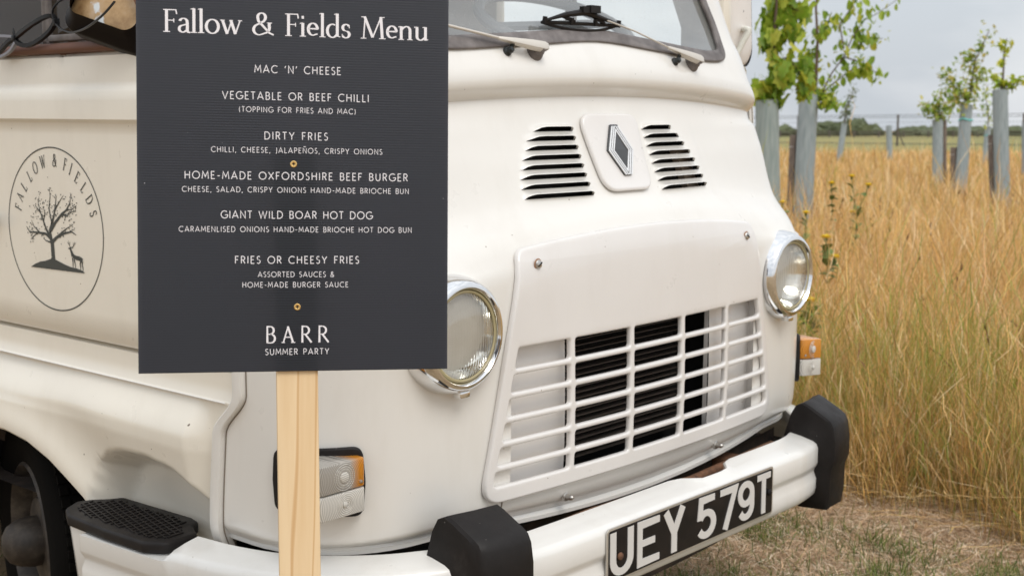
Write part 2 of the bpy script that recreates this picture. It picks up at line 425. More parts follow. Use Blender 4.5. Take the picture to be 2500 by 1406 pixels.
# grille panel
gout = rpoly([(-.563, .640), (.563, .640), (.448, 1.152)]+[(x*.05, 1.179-.1345*(x*.05)**2) for x in range(7, -8, -1)]+[(-.448, 1.152)], [.05, .05, .035]+[0]*15+[.035], 8)
holes = []
zt = [.955-.0485*i for i in range(6)]
def ox(z): return .461+(.955-z)*.255
for r in range(6):
    z1 = zt[r]-(.006 if r else 0); z0 = zt[r]-.0485+.0065 if r < 5 else .676
    for a, b in ((None, -.309), (-.293, -.108), (-.092, .092), (.108, .293), (.309, None)):
        L0, L1 = (a, a) if a is not None else (-ox(z0), -ox(z1)); R0, R1 = (b, b) if b is not None else (ox(z0), ox(z1))
        rr = [.007]*4
        if r == 5 and a is None: rr[0] = .030
        if r == 5 and b is None: rr[1] = .030
        holes.append(rpoly([(L0, z0), (R0, z0), (R1, z1), (L1, z1)], rr, 4))
def gwrap(x, z, h): return (x, FY(x, z)-.0005-h, z)
GP = sheet('grille_panel', gout, holes, .015, .0055, gwrap, PANEL, VAN, cut=.04, bres=3)
# dished screw seats, screws and the two lower studs
def disc(name, m, c, n, prof, parent, k=20):
    mb = MB(); mb.lathe(prof, c, n, k); return obj(name, mb, m, parent, sharp=30)
for s in (-1, 1):
    y = FY(.402, 1.12)-.0155; c = (s*.402, y, 1.12)
    disc('screw_seat', mat('rust_stain', (.36, .20, .12), .7) if s < 0 else bpy.data.materials['rust_stain'], c, (0, -1, 0), [(0, .0006), (.0105, .0006), (.012, .0002)], VAN)
    sc = disc('screw', STEEL, c, (0, -1, .12), [(.009, 0), (.009, .003), (.0075, .0052), (.004, .0066), (0, .007)], VAN)
    mb = MB(); mb.box((c[0], y-.0066, 1.12), (.0065, .0012, .0011), Matrix.Rotation(.6*s, 3, 'Y')); obj('slot', mb, BLACK, sc)
    y = FY(.296, .606); c = (s*.296, y, .606)
    st = disc('stud', STEEL, c, (0, -1, .05), [(.010, 0), (.010, .006), (.0065, .007), (.0065, .018), (.0055, .022), (.003, .025), (0, .0255)], VAN, 12)
# white box and radiator seen through the grille
mb = MB()
def rec(x, z): return FY(x, z)+.026
for s in (-1, 1):
    mb.grid([[(s*x, rec(x, z), z) for x in (.281, .31, .36, .42, .48, .54)] for z in (.64, .72, .8, .88, .98)])
    mb.grid([[(s*.281, rec(.281, z)+d, z) for z in (.64, .98)] for d in (0, .012)])
for z in (.66, .972): mb.grid([[(x, FY(x, z)+d, z) for x in (-.5, -.25, 0, .25, .5)] for d in (.002, .026)])
for s in (-1, 1): mb.grid([[(s*.49, FY(.49, z)+d, z) for z in (.64, .98)] for d in (.002, .027)])
obj('radiator_duct', mb, PANEL, VAN)
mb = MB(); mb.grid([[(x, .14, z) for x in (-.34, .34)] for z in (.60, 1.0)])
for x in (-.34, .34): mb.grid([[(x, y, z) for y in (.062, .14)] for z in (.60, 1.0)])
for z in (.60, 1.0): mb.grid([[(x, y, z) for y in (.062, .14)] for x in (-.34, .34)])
obj('engine_bay', mb, BLACK, VAN)  # black walls stand in for the unlit space behind the grille
mb = MB()
for i in range(25): mb.box((-.03, .105, .652+.0135*i), (.275, .012, .0009))
FINS = obj('radiator_fins', mb, mat('radiator_metal', (.10, .082, .070), .5, .4), VAN); FINS['kind'] = 'stuff'
# front valance fold, seams
mb = MB(); mb.tube([(s_*.49, FY(.49, z)-.0006, z) for s_, z in ((-1, .64), (-1, .62), (-1, .60), (-1, .585), (-1, .566))], .0016, 6)
obj('panel_joint', mb, JOINT, VAN)
mb = MB()
LR = shell_row(.5621); mb.grid([[(p[0]*(1-k_), p[1]+d, p[2]+dz) for p in LR] for k_, d, dz in ((.004, .008, .003), (-.001, -.002, .001), (-.001, -.002, -.007), (.01, .01, -.010))])
obj('lower_lip', mb, PAINT, VAN, sharp=40)
# underbody, seen dark in the gap behind the bumper
mb = MB()
mb.grid([[(x, .075+.1*x*x, z) for x in [i*.1 for i in range(-8, 9)]] for z in (.30, .42, .54)])
mb.grid([[(x, y, .50) for x in (-.85, 0, .85)] for y in (.07, .5, 1, 2, 3, 4)])
obj('underbody', mb, DARK, VAN)
mb = MB()
for s in (-1, 1):
    mb.box((s*.44, .02, .49), (.035, .09, .05)); mb.box((s*.13+.07, 0, .50), (.03, .06, .03))
mb.tube([(-.62, .03, .53), (-.2, .02, .545), (.2, .02, .535), (.62, .04, .54)], .012)
obj('bumper_bracket', mb, RUST, VAN, bevel=.004)
# ---- windscreen rubber, glass
def wswrap(o): return lambda x, z, h: (x, FY(x, z)-o-h, z)
sheet('windscreen_rubber', WSP, [inset(WSP, .030)], .013, .006, lambda x, z, h: (x, FY(x, z)+.004-h, z), SEAL, VAN, cut=.05, bres=3)
GL = bpy.data.materials.new('window_glass'); GL.use_nodes = True
n_ = GL.node_tree.nodes; l_ = GL.node_tree.links
for q in list(n_): n_.remove(q)
o_ = n_.new('ShaderNodeOutputMaterial'); t_ = n_.new('ShaderNodeBsdfTransparent'); t_.inputs[0].default_value = (.96, .98, .97, 1)
g_ = n_.new('ShaderNodeBsdfGlossy'); g_.inputs['Roughness'].default_value = .02; g_.inputs[0].default_value = (.95, .97, 1, 1)
d_ = n_.new('ShaderNodeBsdfDiffuse'); d_.inputs[0].default_value = (.75, .75, .72, 1)
f0_ = n_.new('ShaderNodeLayerWeight'); f0_.inputs[0].default_value = .5; fp_ = n_.new('ShaderNodeMath'); fp_.operation = 'POWER'; fp_.inputs[1].default_value = 5.0; l_.new(f0_.outputs['Facing'], fp_.inputs[0]); f_ = n_.new('ShaderNodeMath'); f_.operation = 'MULTIPLY_ADD'; f_.inputs[1].default_value = .84; f_.inputs[2].default_value = .16; l_.new(fp_.outputs[0], f_.inputs[0])
m1 = n_.new('ShaderNodeMixShader'); m2 = n_.new('ShaderNodeMixShader')
tc_ = n_.new('ShaderNodeTexCoord'); v_ = n_.new('ShaderNodeTexNoise'); v_.inputs['Scale'].default_value = 320; v_.inputs['Detail'].default_value = 2
l_.new(tc_.outputs['Object'], v_.inputs['Vector']); r_ = n_.new('ShaderNodeMapRange'); r_.inputs['From Min'].default_value = .66; r_.inputs['From Max'].default_value = .72; r_.inputs['To Min'].default_value = .16; r_.inputs['To Max'].default_value = .45
l_.new(v_.outputs['Fac'], r_.inputs['Value'])
l_.new(f_.outputs[0], m1.inputs[0]); l_.new(t_.outputs[0], m1.inputs[1]); l_.new(g_.outputs[0], m1.inputs[2])
l_.new(r_.outputs[0], m2.inputs[0]); l_.new(m1.outputs[0], m2.inputs[1]); l_.new(d_.outputs[0], m2.inputs[2]); l_.new(m2.outputs[0], o_.inputs[0])
sheet('windscreen', inset(WSP, .012), [], 0, 0, lambda x, z, h: (x, FY(x, z)+.006, z), GL, VAN, cut=.06)
GL2 = GL.copy(); GL2.name = 'side_glass'
for q in GL2.node_tree.nodes:
    if q.type == 'MATH' and q.operation == 'MULTIPLY_ADD': q.inputs[1].default_value = .9; q.inputs[2].default_value = .025
    if q.type == 'MAP_RANGE': q.inputs['To Min'].default_value = .012; q.inputs['To Max'].default_value = .05
# ---- body behind the nose: roof, sides with window openings, rear
YB = 4.35
def side_x(y, z):
    """outer skin of the side from the seam backwards"""
    w = .925
    if z > 1.56: w = .925-(z-1.56)*.11
    return w
def band(z): return .010*bump(z, 1.402, 1.412, 1.468, 1.484)
for s in (-1, 1):
    zs = [.937, .942, .95, 1.0, 1.1, 1.2, 1.3, 1.38, 1.402, 1.406, 1.412, 1.43, 1.45, 1.468, 1.476, 1.484, 1.49, 1.52, 1.543, 1.550, 1.555]
    ys = [.335, .45, .57, .60, .75, .885, .90, .915, 1.05, 1.2, 1.37, 1.38]
    mb = MB()
    def dx(y, z):
        e = .0035 if .942 < z < 1.549 else -.004
        nt_ = -.006*max(0, 1-abs(y-.90)/.016) if z > 1.54 else 0
        return s*(side_x(y, z)+e+band(z)+nt_)
    mb.grid([[(dx(y, z), y, z-(.008*max(0, 1-abs(y-.90)/.014) if z > 1.545 else 0)) for y in ys] for z in zs])
    mb.grid([[(s*(.921), y, .937) for y in ys], [(s*.89, y, .940) for y in ys]])
    mb.grid([[(dx(y, 1.555), y, 1.555) for y in ys], [(s*.905, y, 1.552) for y in ys]])
    obj('cab_door_skin', mb, DOORP, VAN, sharp=45)
    # sill strip under the door
    mb = MB(); ys2 = [.312]+[.4+.1*i for i in range(40)]
    mb.grid([[(s*a, max(y, seam(z)+.012), z) for y in ys2] for a, z in ((.895, .95), (.896, .931), (.921, .927), (.922, .90), (.924, .872), (.927, .868), (.927, .864))])
    obj('sill_strip', mb, DOORP, VAN, sharp=35)
    mb = MB(); mb.tube([(s*.9265, max(y, .355), .866) for y in ys2], .0022, 6); obj('wing_beading', mb, PAINT, VAN)
    # skin behind the door
    mb = MB()
    mb.grid([[(s*(side_x(y, z)+band(z)), y, z) for y in (1.395, 1.6, 2, 2.5, 3, 3.5, 4, YB)] for z in zs+[1.56]])
    mb.grid([[(s*side_x(y, z), y, z) for y in (1.55, 2, 2.5, 3, 3.5, 4, YB)] for z in (1.56, 1.7, 1.85, 2.0, 2.1)])
    mb.grid([[(s*(.925-.03*(z < .4)), y, z) for y in (1.72, 2, 2.5, 3, 3.5, 4, YB)] for z in (.36, .45, .6, .75, .866)])
    obj('side_panel', mb, DOORP, VAN, sharp=45)
    # posts round the door window
    mb = MB()
    mb.box((s*.885, .45, 1.83), (.022, .075, .28)); mb.box((s*.893, 1.40, 1.83), (.022, .14, .28)); mb.box((s*.868, .95, 2.07), (.022, .60, .04))
    obj('window_post', mb, DOORP, VAN, bevel=.008)
    # rusty channel, seal and sliding panes
    mb = MB(); mb.tube([(s*.928, .52, 1.561), (s*.930, .8, 1.562), (s*.930, 1.1, 1.561), (s*.930, 1.42, 1.56)], .011, 8)
    mb.box((s*.905, .95, 1.556), (.016, .46, .008))
    WF = obj('window_channel', mb, mat('rust_primer', (.135, .058, .036), .6) if s < 0 else bpy.data.materials['rust_primer'], VAN, sharp=50)
    mb = MB(); mb.box((s*.915, .77, 1.585), (.005, .23, .007)); mb.box((s*.909, .985, 1.82), (.006, .010, .26)); mb.box((s*.914, .965, 1.82), (.006, .006, .26)); obj('pane_frame', mb, SEAL, VAN, bevel=.002)
    mb = MB(); mb.grid([[(s*.908, y, z) for y in (.53, .97)] for z in (1.57, 2.03)]); obj('window_pane', mb, GL2, VAN)
    mb = MB(); mb.grid([[(s*.899, y, z) for y in (.95, 1.40)] for z in (1.57, 2.03)]); obj('window_pane', mb, GL2, VAN)
    # door handle
    mb = MB(); mb.tube([(s*.925, 1.235, 1.176), (s*.955, 1.235, 1.176)], .014, 12); mb.tube([(s*.952, 1.20, 1.176), (s*.955, 1.24, 1.176), (s*.952, 1.33, 1.174)], [.016, .017, .010], 12)
    obj('door_handle', mb, mat('pitted_zinc', (.25, .26, .28), .45, .7) if s < 0 else bpy.data.materials['pitted_zinc'], VAN)
# roof
mb = MB(); rws = []
for y in (.40, .46, .55, .8, 1.5, 2.5, 3.5, 4.2, YB):
    rr = []
    for i in range(25):
        a = math.pi*i/24; c, s_ = math.cos(a), math.sin(a)
        rr.append((math.copysign(abs(c)**.55, c)*(.872 if y > .5 else .84), y, 2.09+.20*s_**.7*(0.35 if y < .45 else (.8 if y < .5 else 1))))
    rws.append(rr)
mb.grid(rws); obj('roof', mb, PAINT, VAN, sharp=50)
mb = MB(); mb.grid([[(x, YB, z) for x in (-.92, -.46, 0, .46, .92)] for z in (.36, .9, 1.56)]); mb.grid([[(x*(.925-(z-1.56)*.11), YB, z) for x in (-1, -.5, .5, 1)] for z in (1.56, 1.9, 2.25)])
obj('rear_panel', mb, PAINT, VAN)
# ---- front wings with wheel arch and the scoop above the step
ARCH = [(.800, .530), (.815, .548), (.833, .567), (.863, .588), (.912, .617), (.977, .653), (1.064, .683), (1.156, .695), (1.253, .694), (1.35, .678), (1.44, .643), (1.52, .59), (1.585, .52), (1.63, .44), (1.66, .36)]
SC = [(.80, .675), (.76, .705), (.70, .720), (.61, .724), (.515, .712), (.455, .685), (.425, .655), (.403, .604), (.397, .50), (.86, .50), (.835, .575), (.815, .635)]
def pdist(p, poly):
    best = 9
    for i in range(len(poly)):
        a = Vector(poly[i-1]); b = Vector(poly[i]); q = Vector(p); ab = b-a; t = max(0, min(1, (q-a).dot(ab)/ab.dot(ab))); best = min(best, (a+ab*t-q).length)
    return best
def adist(p):
    best = 9
    for i in range(1, len(ARCH)):
        a = Vector(ARCH[i-1]); b = Vector(ARCH[i]); q = Vector(p); ab = b-a; t = max(0, min(1, (q-a).dot(ab)/ab.dot(ab))); best = min(best, (a+ab*t-q).length)
    return best
def wing_x(y, z):
    w = .921
    t = max(0, min(1, (.866-z)/.085)); w += .034*(t*t*(3-2*t))*min(1, max(0, (y-.40)/.06))
    d = adist((y, z)); w += .022*math.exp(-(d/.055)**2)-.006*math.exp(-((d-.13)/.06)**2)
    w -= .032*max(0, min(1, (.76-z)/.18))
    if inside((y, z), SC):
        e = min(1, pdist((y, z), SC)/.05); e = e*e*(3-2*e); w -= .062*e
        w -= .01*min(1, pdist((y, z), SC)/.008)
    return w
def arch_z(y):
    if y < ARCH[0][0]: return .505
    for i in range(1, len(ARCH)):
        if y <= ARCH[i][0]:
            a, b = ARCH[i-1], ARCH[i]; return a[1]+(b[1]-a[1])*(y-a[0])/(b[0]-a[0])
    return .36
for s in (-1, 1):
    ys = [.386+.0065*i for i in range(64)]+[.80+.012*i for i in range(72)]+[1.665, 1.70, 1.725]
    cols = []
    for y in ys:
        z0 = arch_z(y); n = 54; ya = y
        cols.append([(lambda zz, yy: (s*wing_x(yy, zz), yy, zz))(z0+(.866-z0)*k/n, ya if ya > .43 else seam(z0+(.866-z0)*k/n)+.004+(ya-.386)/.044*(.426-seam(z0+(.866-z0)*k/n))) for k in range(n+1)])
    mb = MB(); mb.grid(cols)
    arch_edge = [(s*wing_x(y, z), y, z) for y, z in ARCH]
    obj('front_wing', mb, DOORP, VAN, sharp=55, merge=1e-4)
    mb = MB(); sub = [(y, arch_z(y)) for y in ys if y >= .80]
    mb.grid([[(s*(wing_x(y, z)+dx_), y+dy*(1.24-y), z+dz) for y, z in sub] for dx_, dy, dz in ((0, 0, 0), (-.004, .004, -.005), (-.012, .006, -.006), (-.03, 0, -.001))])
    obj('arch_lip', mb, DOORP, VAN)
    mb = MB(); sub2 = [(.72, .40), (.79, .50)]+[(y, z+.02) for y, z in sub[::4]]+[(1.70, .3)]
    mb.grid([[(s*x, y, z) for y, z in sub2] for x in (.84, .55)])
    b0 = len(mb.v); mb.v += [(s*.55, y, z) for y, z in sub2]+[(s*.55, .72, .1), (s*.55, 1.7, .1)]
    mb.f.append(tuple(range(b0, b0+len(sub2)))+(b0+len(sub2)+1, b0+len(sub2)))
    obj('wheel_arch_liner', mb, BLACK, VAN)  # black colour paints in the deep shade of the arch
# ---- wheels
def wheel(cx, cy, steer, s):
    w = bpy.data.objects.new('wheel', None); COL.objects.link(w); w.parent = VAN; w.location = Vector((cx, cy, .362))-VAN.location
    w.rotation_euler = (0, 0, steer)
    TY = bpy.data.materials.get('tyre') or mat('tyre', (.005, .0045, .004), .9, 0, **{'Specular IOR Level': .06})  # rubber colour darkened to carry the arch shade
    RM = bpy.data.materials.get('wheel_paint')
    if RM is None:
        RM = mat('wheel_paint', (.36, .31, .25), .6); setc(RM, ramp(RM, noise(RM, 14, 7, .7), [(.35, (.012, .008, .005)), (.5, (.030, .022, .016)), (.7, (.085, .068, .05))]))  # wheel paint darkened so the shade under the arch is in its colour
    mb = MB(); R0 = .335
    prof = [(.19, -.055), (.20, -.075), (.25, -.088), (.30, -.085), (.322, -.072), (.333, -.05), (R0, -.02), (R0, .02), (.333, .05), (.322, .072), (.30, .085), (.25, .088), (.20, .075), (.19, .055)]
    mb.lathe(prof, (0, 0, 0), (1, 0, 0), 72)
    o = obj('tyre', mb, TY, None); o.parent = w; o.location = (0, 0, 0)
    mb = MB()
    for k in range(72):
        a = 2*math.pi*k/72
        for x in (-.055, -.028, 0, .028, .055):
            M3 = Matrix.Rotation(a, 3, 'X'); c = M3 @ Vector((x, 0, .336)); mb.box(c, (.010, .0095, .005), M3)
    o = obj('tread_blocks', mb, TY, None); o['kind'] = 'stuff'; o.parent = w; o.location = (0, 0, 0)
    mb = MB(); q = s
    mb.lathe([(.195, q*.06), (.200, q*.074), (.192, q*.080), (.180, q*.066), (.172, q*.03), (.150, q*.010), (.125, q*.022), (.105, q*.052), (.085, q*.056), (.0, q*.056)], (0, 0, 0), (1, 0, 0), 48)
    o = obj('rim', mb, RM, None); o.parent = w; o.location = (0, 0, 0)
    mb = MB(); mb.lathe([(.062, q*.054), (.064, q*.075), (.058, q*.105), (.045, q*.128), (.025, q*.14), (0, q*.144)], (0, 0, 0), (1, 0, 0), 32)
    o = obj('hub_cap', mb, RM, None); o.parent = w; o.location = (0, 0, 0)
wheel(-.77, 1.27, math.radians(-16), -1); wheel(.77, 1.27, math.radians(-16), 1); wheel(-.80, 3.5, 0, -1); wheel(.80, 3.5, 0, 1)
# ---- oval decal on the door: ring, lettering on an arc, tree and stag
INK = mat('decal_ink', (.045, .05, .045), .5)
DXX = -.9292
def dec(y, z, k=0): return (DXX-.0001-.00004*k, y, z)
cy0, cz0, ry, rz = .957, 1.170, .1985, .1815

# ---------------------------------------------------------------- stroke lettering
def A(cx, cy, rx, ry_, a0, a1, n=10): return [(cx+rx*math.cos(math.radians(a0+(a1-a0)*i/n)), cy+ry_*math.sin(math.radians(a0+(a1-a0)*i/n))) for i in range(n+1)]
SANS = {
 'A': (.84, [[(0, 0), (.42, 1), (.84, 0)], [(.14, .30), (.70, .30)]]),
 'B': (.58, [[(.05, 0), (.05, 1), (.28, 1)]+A(.28, .76, .24, .24, 90, -90, 8)+[(.05, .52)], [(.05, .52), (.32, .52)]+A(.30, .26, .27, .26, 90, -90, 8)+[(.05, 0)]]),
 'C': (.84, [A(.50, .5, .50, .5, 48, 312, 18)]),
 'D': (.78, [[(.05, 0), (.05, 1), (.28, 1)]+A(.28, .5, .48, .5, 90, -90, 14)+[(.05, 0)]]),
 'E': (.52, [[(.50, 1), (.05, 1), (.05, 0), (.52, 0)], [(.05, .52), (.44, .52)]]),
 'F': (.50, [[(.50, 1), (.05, 1), (.05, 0)], [(.05, .52), (.43, .52)]]),
 'G': (.90, [A(.50, .5, .50, .5, 48, 335, 18)+[(.95, .44), (.56, .44)]]),
 'H': (.74, [[(.05, 0), (.05, 1)], [(.69, 0), (.69, 1)], [(.05, .52), (.69, .52)]]),
 'I': (.10, [[(.05, 0), (.05, 1)]]),
 'J': (.30, [[(.25, 1), (.25, .12)]+A(.05, .08, .20, .22, 0, -80, 5)]),
 'L': (.48, [[(.05, 1), (.05, 0), (.48, 0)]]),
 'M': (.90, [[(0, 0), (.10, 1), (.45, .28), (.80, 1), (.90, 0)]]),
 'N': (.76, [[(.05, 0), (.05, 1), (.71, 0), (.71, 1)]]),
 'O': (1.0, [A(.5, .5, .5, .5, 90, 450, 24)]),
 'P': (.56, [[(.05, 0), (.05, 1), (.28, 1)]+A(.28, .73, .27, .27, 90, -90, 8)+[(.05, .46)]]),
 'R': (.60, [[(.05, 0), (.05, 1), (.28, 1)]+A(.28, .74, .26, .26, 90, -90, 8)+[(.05, .48)], [(.28, .48), (.58, 0)]]),
 'S': (.50, [A(.27, .76, .21, .24, 40, 270, 10)+A(.25, .26, .24, .26, 90, -145, 10)]),
 'T': (.60, [[(0, 1), (.60, 1)], [(.30, 1), (.30, 0)]]),
 'U': (.72, [[(.05, 1), (.05, .34)]+A(.36, .34, .31, .34, 180, 360, 10)+[(.67, 1)]]),
 'V': (.78, [[(0, 1), (.39, 0), (.78, 1)]]),
 'W': (1.16, [[(0, 1), (.30, 0), (.58, .95), (.86, 0), (1.16, 1)]]),
 'X': (.72, [[(0, 0), (.72, 1)], [(0, 1), (.72, 0)]]),
 'Y': (.70, [[(0, 1), (.35, .46), (.70, 1)], [(.35, .46), (.35, 0)]]),
 '(': (.22, [A(.50, .45, .46, .80, 140, 220, 8)]), ')': (.22, [A(-.28, .45, .46, .80, 40, -40, 8)]),
 ',': (.14, [[(.10, .08), (.03, -.20)]]), "'": (.16, [[(.12, 1.0), (.03, .70)]]), '-': (.40, [[(.03, .42), (.37, .42)]]),
 '&': (.78, [[(.76, 0), (.22, .66)]+A(.34, .80, .17, .20, 200, -20, 10)+[(.44, .62), (.14, .42)]+A(.28, .24, .24, .24, 130, 330, 8)+[(.70, .46)]]),
}
SANS['\u00d1'] = (.76, SANS['N'][1]+[[(.16, 1.22), (.30, 1.30), (.44, 1.22), (.58, 1.30)]])
# glyphs with serifs: (width, [(points, weight)]); weight 't' thin, 's' serif, None follows the direction
def sf(x, y, w=.13): return ([(x-w, y), (x+w, y)], 's')
SER = {
 'F': (.56, [([(.15, 0), (.15, 1)], None), ([(.02, .985), (.50, .985), (.53, .80)], 't'), ([(.15, .52), (.42, .52)], 't'), ([(.42, .60), (.42, .43)], 's'), sf(.15, .015)]),
 'A': (.80, [([(.10, 0), (.40, 1)], 't'), ([(.38, 1), (.70, 0)], None), ([(.20, .34), (.58, .34)], 't'), sf(.10, .015, .10), sf(.70, .015)]),
 'L': (.58, [([(.15, 0), (.15, 1)], None), ([(.02, .015), (.52, .015), (.56, .22)], 't'), sf(.15, .985)]),
 'O': (.92, [(A(.46, .5, .40, .49, 90, 450, 26), None)]),
 'W': (1.12, [([(.12, 1), (.36, 0)], None), ([(.36, 0), (.58, .98)], 't'), ([(.54, 1), (.78, 0)], None), ([(.78, 0), (1.02, 1)], 't'), sf(.12, .985), sf(.54, .985, .10), sf(1.02, .985, .10)]),
 'I': (.30, [([(.15, 0), (.15, 1)], None), sf(.15, .015), sf(.15, .985)]),
 'E': (.60, [([(.15, 0), (.15, 1)], None), ([(.02, .985), (.50, .985), (.52, .82)], 't'), ([(.15, .52), (.44, .52)], 't'), ([(.44, .60), (.44, .43)], 's'), ([(.02, .015), (.53, .015), (.58, .20)], 't')]),
 'D': (.84, [([(.15, 0), (.15, 1)], None), ([(.02, .985), (.36, .985)]+A(.36, .5, .40, .485, 80, -80, 14)+[(.30, .015), (.02, .015)], None)]),
 'S': (.52, [([(.44, .95), (.45, .76)], 's'), (A(.26, .75, .19, .24, 30, 270, 12)+A(.25, .25, .20, .25, 90, -150, 12), None), ([(.06, .06), (.05, .25)], 's')]),
 'B': (.64, [([(.12, 0), (.12, 1), (.30, 1)]+A(.30, .765, .21, .235, 90, -90, 8)+[(.12, .53)], None), ([(.12, .53), (.34, .53)]+A(.33, .265, .25, .265, 90, -90, 8)+[(.12, 0)], None)]),
 'R': (.70, [([(.12, 0), (.12, 1), (.30, 1)]+A(.30, .755, .23, .245, 90, -90, 8)+[(.12, .51)], None), ([(.30, .51), (.68, 0)], None)]),
 'M': (1.00, [([(.14, 0), (.20, 1)], 't'), ([(.18, 1), (.50, .06)], None), ([(.50, .06), (.83, 1)], 't'), ([(.82, 1), (.88, 0)], None), sf(.14, .015, .11), sf(.88, .015), sf(.14, .985, .09), sf(.88, .985, .09)]),
 '&': (.90, [([(.84, .02), (.68, .10), (.26, .62)]+A(.38, .80, .15, .185, 200, -30, 12)+[(.46, .62), (.18, .44)]+A(.28, .24, .21, .235, 130, 300, 8)+A(.46, .34, .22, .26, 300, 380, 4)+[(.68, .54)], None), sf(.68, .55, .10)]),
 'a': (.46, [([(.08, .50)]+A(.21, .47, .14, .15, 150, 20, 8)+[(.355, .40), (.355, .10)]+A(.43, .10, .075, .10, 180, 300, 5), None), ([(.355, .38), (.20, .32)]+A(.18, .16, .13, .15, 110, 290, 9)+[(.30, .07), (.355, .13)], None)]),
 'l': (.26, [([(.13, 0), (.13, 1.08)], None), sf(.13, .012, .12), ([(.13, 1.08), (.01, 1.04)], 's')]),
 'o': (.56, [(A(.28, .31, .23, .31, 90, 450, 22), None)]),
 'w': (.84, [([(.09, .61), (.27, 0)], None), ([(.27, 0), (.44, .58)], 't'), ([(.41, .61), (.58, 0)], None), ([(.58, 0), (.76, .61)], 't'), sf(.09, .605, .09), sf(.42, .605, .07), sf(.76, .605, .08)]),
 'i': (.26, [([(.13, 0), (.13, .61)], None), sf(.13, .012, .12), ([(.13, .61), (.01, .58)], 's'), ([(.085, .86), (.175, .86)], 'd')]),
 'e': (.48, [([(.06, .36), (.42, .36)]+A(.25, .34, .18, .27, 10, 300, 16)+[(.43, .13)], None)]),
 'd': (.58, [(A(.25, .30, .20, .30, 60, 330, 14)+[(.44, .14)], None), ([(.44, .06), (.44, 1.08)], None), ([(.44, 1.08), (.32, 1.04)], 's'), ([(.44, .06), (.56, .03)], 's')]),
 's': (.38, [(A(.19, .46, .13, .15, 30, 270, 10)+A(.18, .155, .14, .155, 90, -150, 10), None), ([(.31, .58), (.32, .44)], 's'), ([(.05, .03), (.04, .17)], 's')]),
 'n': (.62, [([(.13, 0), (.13, .61)], None), ([(.13, .61), (.01, .58)], 's'), ([(.13, .44), (.22, .56)]+A(.34, .44, .14, .17, 100, 0, 6)+[(.48, 0)], None), sf(.13, .012, .11), sf(.48, .012, .11)]),
 'u': (.62, [([(.13, .61), (.13, .18)]+A(.27, .17, .14, .16, 180, 300, 6)+[(.46, .14)], None), ([(.47, .61), (.47, 0)], None), ([(.47, .02), (.58, .04)], 's'), ([(.13, .605), (.01, .59)], 's'), ([(.47, .605), (.35, .59)], 's')]),
}
PL = {
 'U': (.78, [[(.095, 1), (.095, .36)]+A(.39, .36, .295, .275, 180, 360, 12)+[(.685, 1)]]),
 'E': (.80, [[(.78, .925), (.095, .925), (.095, .075), (.78, .075)], [(.095, .50), (.62, .50)]]),
 'Y': (.80, [[(.09, 1), (.40, .45), (.71, 1)], [(.40, .52), (.40, 0)]]),
 '5': (.76, [[(.68, .925), (.16, .925), (.12, .47)], [(.14, .50)]+A(.36, .345, .29, .265, 120, -150, 18)]),
 '7': (.74, [[(.04, .925), (.67, .925), (.27, 0)]]),
 '9': (.74, [A(.37, .665, .275, .24, -40, 320, 20), [(.645, .665), (.645, .36)]+A(.37, .345, .275, .25, 0, -155, 10)]),
 'T': (.72, [[(.02, .925), (.70, .925)], [(.36, .925), (.36, 0)]]),
}
def ribbon(pts, wf):
    """polyline -> list of quads with mitred joints; wf(dx, dy) gives the width"""
    P = [pts[0]]
    for p in pts[1:]:
        if math.hypot(p[0]-P[-1][0], p[1]-P[-1][1]) > 1e-4: P.append(p)
    n = len(P); L = []; Rr = []
    cl = n > 3 and math.hypot(P[0][0]-P[-1][0], P[0][1]-P[-1][1]) < 1e-3
    for i in range(n):
        a = P[i-1] if i else (P[-2] if cl else None); b = P[i+1] if i < n-1 else (P[1] if cl else None); p = P[i]; ds = []
        if a: l = math.hypot(p[0]-a[0], p[1]-a[1]); ds.append(((p[0]-a[0])/l, (p[1]-a[1])/l))
        if b: l = math.hypot(b[0]-p[0], b[1]-p[1]); ds.append(((b[0]-p[0])/l, (b[1]-p[1])/l))
        w = sum(wf(*d) for d in ds)/len(ds); tx = sum(d[0] for d in ds); ty = sum(d[1] for d in ds); l = math.hypot(tx, ty)
        if l < 1e-3: tx, ty = ds[0]; l = 1
        tx /= l; ty /= l; c = max(.45, abs(tx*ds[0][0]+ty*ds[0][1])); h = w/2/c
        L.append((p[0]-ty*h, p[1]+tx*h)); Rr.append((p[0]+ty*h, p[1]-tx*h))
    return [(L[i], Rr[i], Rr[i+1], L[i+1]) for i in range(n-1)]
def glyph(font, ch, bold, thin):
    w, st = font[ch]; Q = []
    for g in st:
        if isinstance(g, tuple):
            pts, k = g
            if k == 't': f = lambda dx, dy: thin if abs(dy) < .5 else thin*1.35
            elif k == 's': f = lambda dx, dy: thin*.9
            elif k == 'd': f = lambda dx, dy: bold*1.15
            else: f = lambda dx, dy: thin+(bold-thin)*abs(dy)**1.3
        else: pts = g; f = lambda dx, dy: bold
        Q.append(ribbon(pts, f))
    return w, Q
def lettering(name, text, font, h, x0, x1, fn, m, parent, bold=.115, thin=.05, depth=0, gap=.22, space=.42, base=0, xs=1):
    """set text between x0 and x1; fn(x, y, k) puts it on its surface; k rises by stroke so that no two strokes share a plane"""
    wd = []; tot = 0
    for c in text: wd.append(space if c == ' ' else font[c][0]); tot += wd[-1]
    avail = (x1-x0)/h/xs; g = (avail-tot)/max(1, len(text)-1)
    mb = MB(); x = 0; k = 0
    for c, w in zip(text, wd):
        if c != ' ':
            _, Q = glyph(font, c, bold, thin)
            for q in Q:
                k += 1; kk = k % 7
                for quad in q:
                    P = [fn(x0+(x+a)*h*xs, base+b*h, kk) for a, b in quad]
                    mb.quad(P)
        x += w+g
    return obj(name, mb, m, parent, recalc=False)
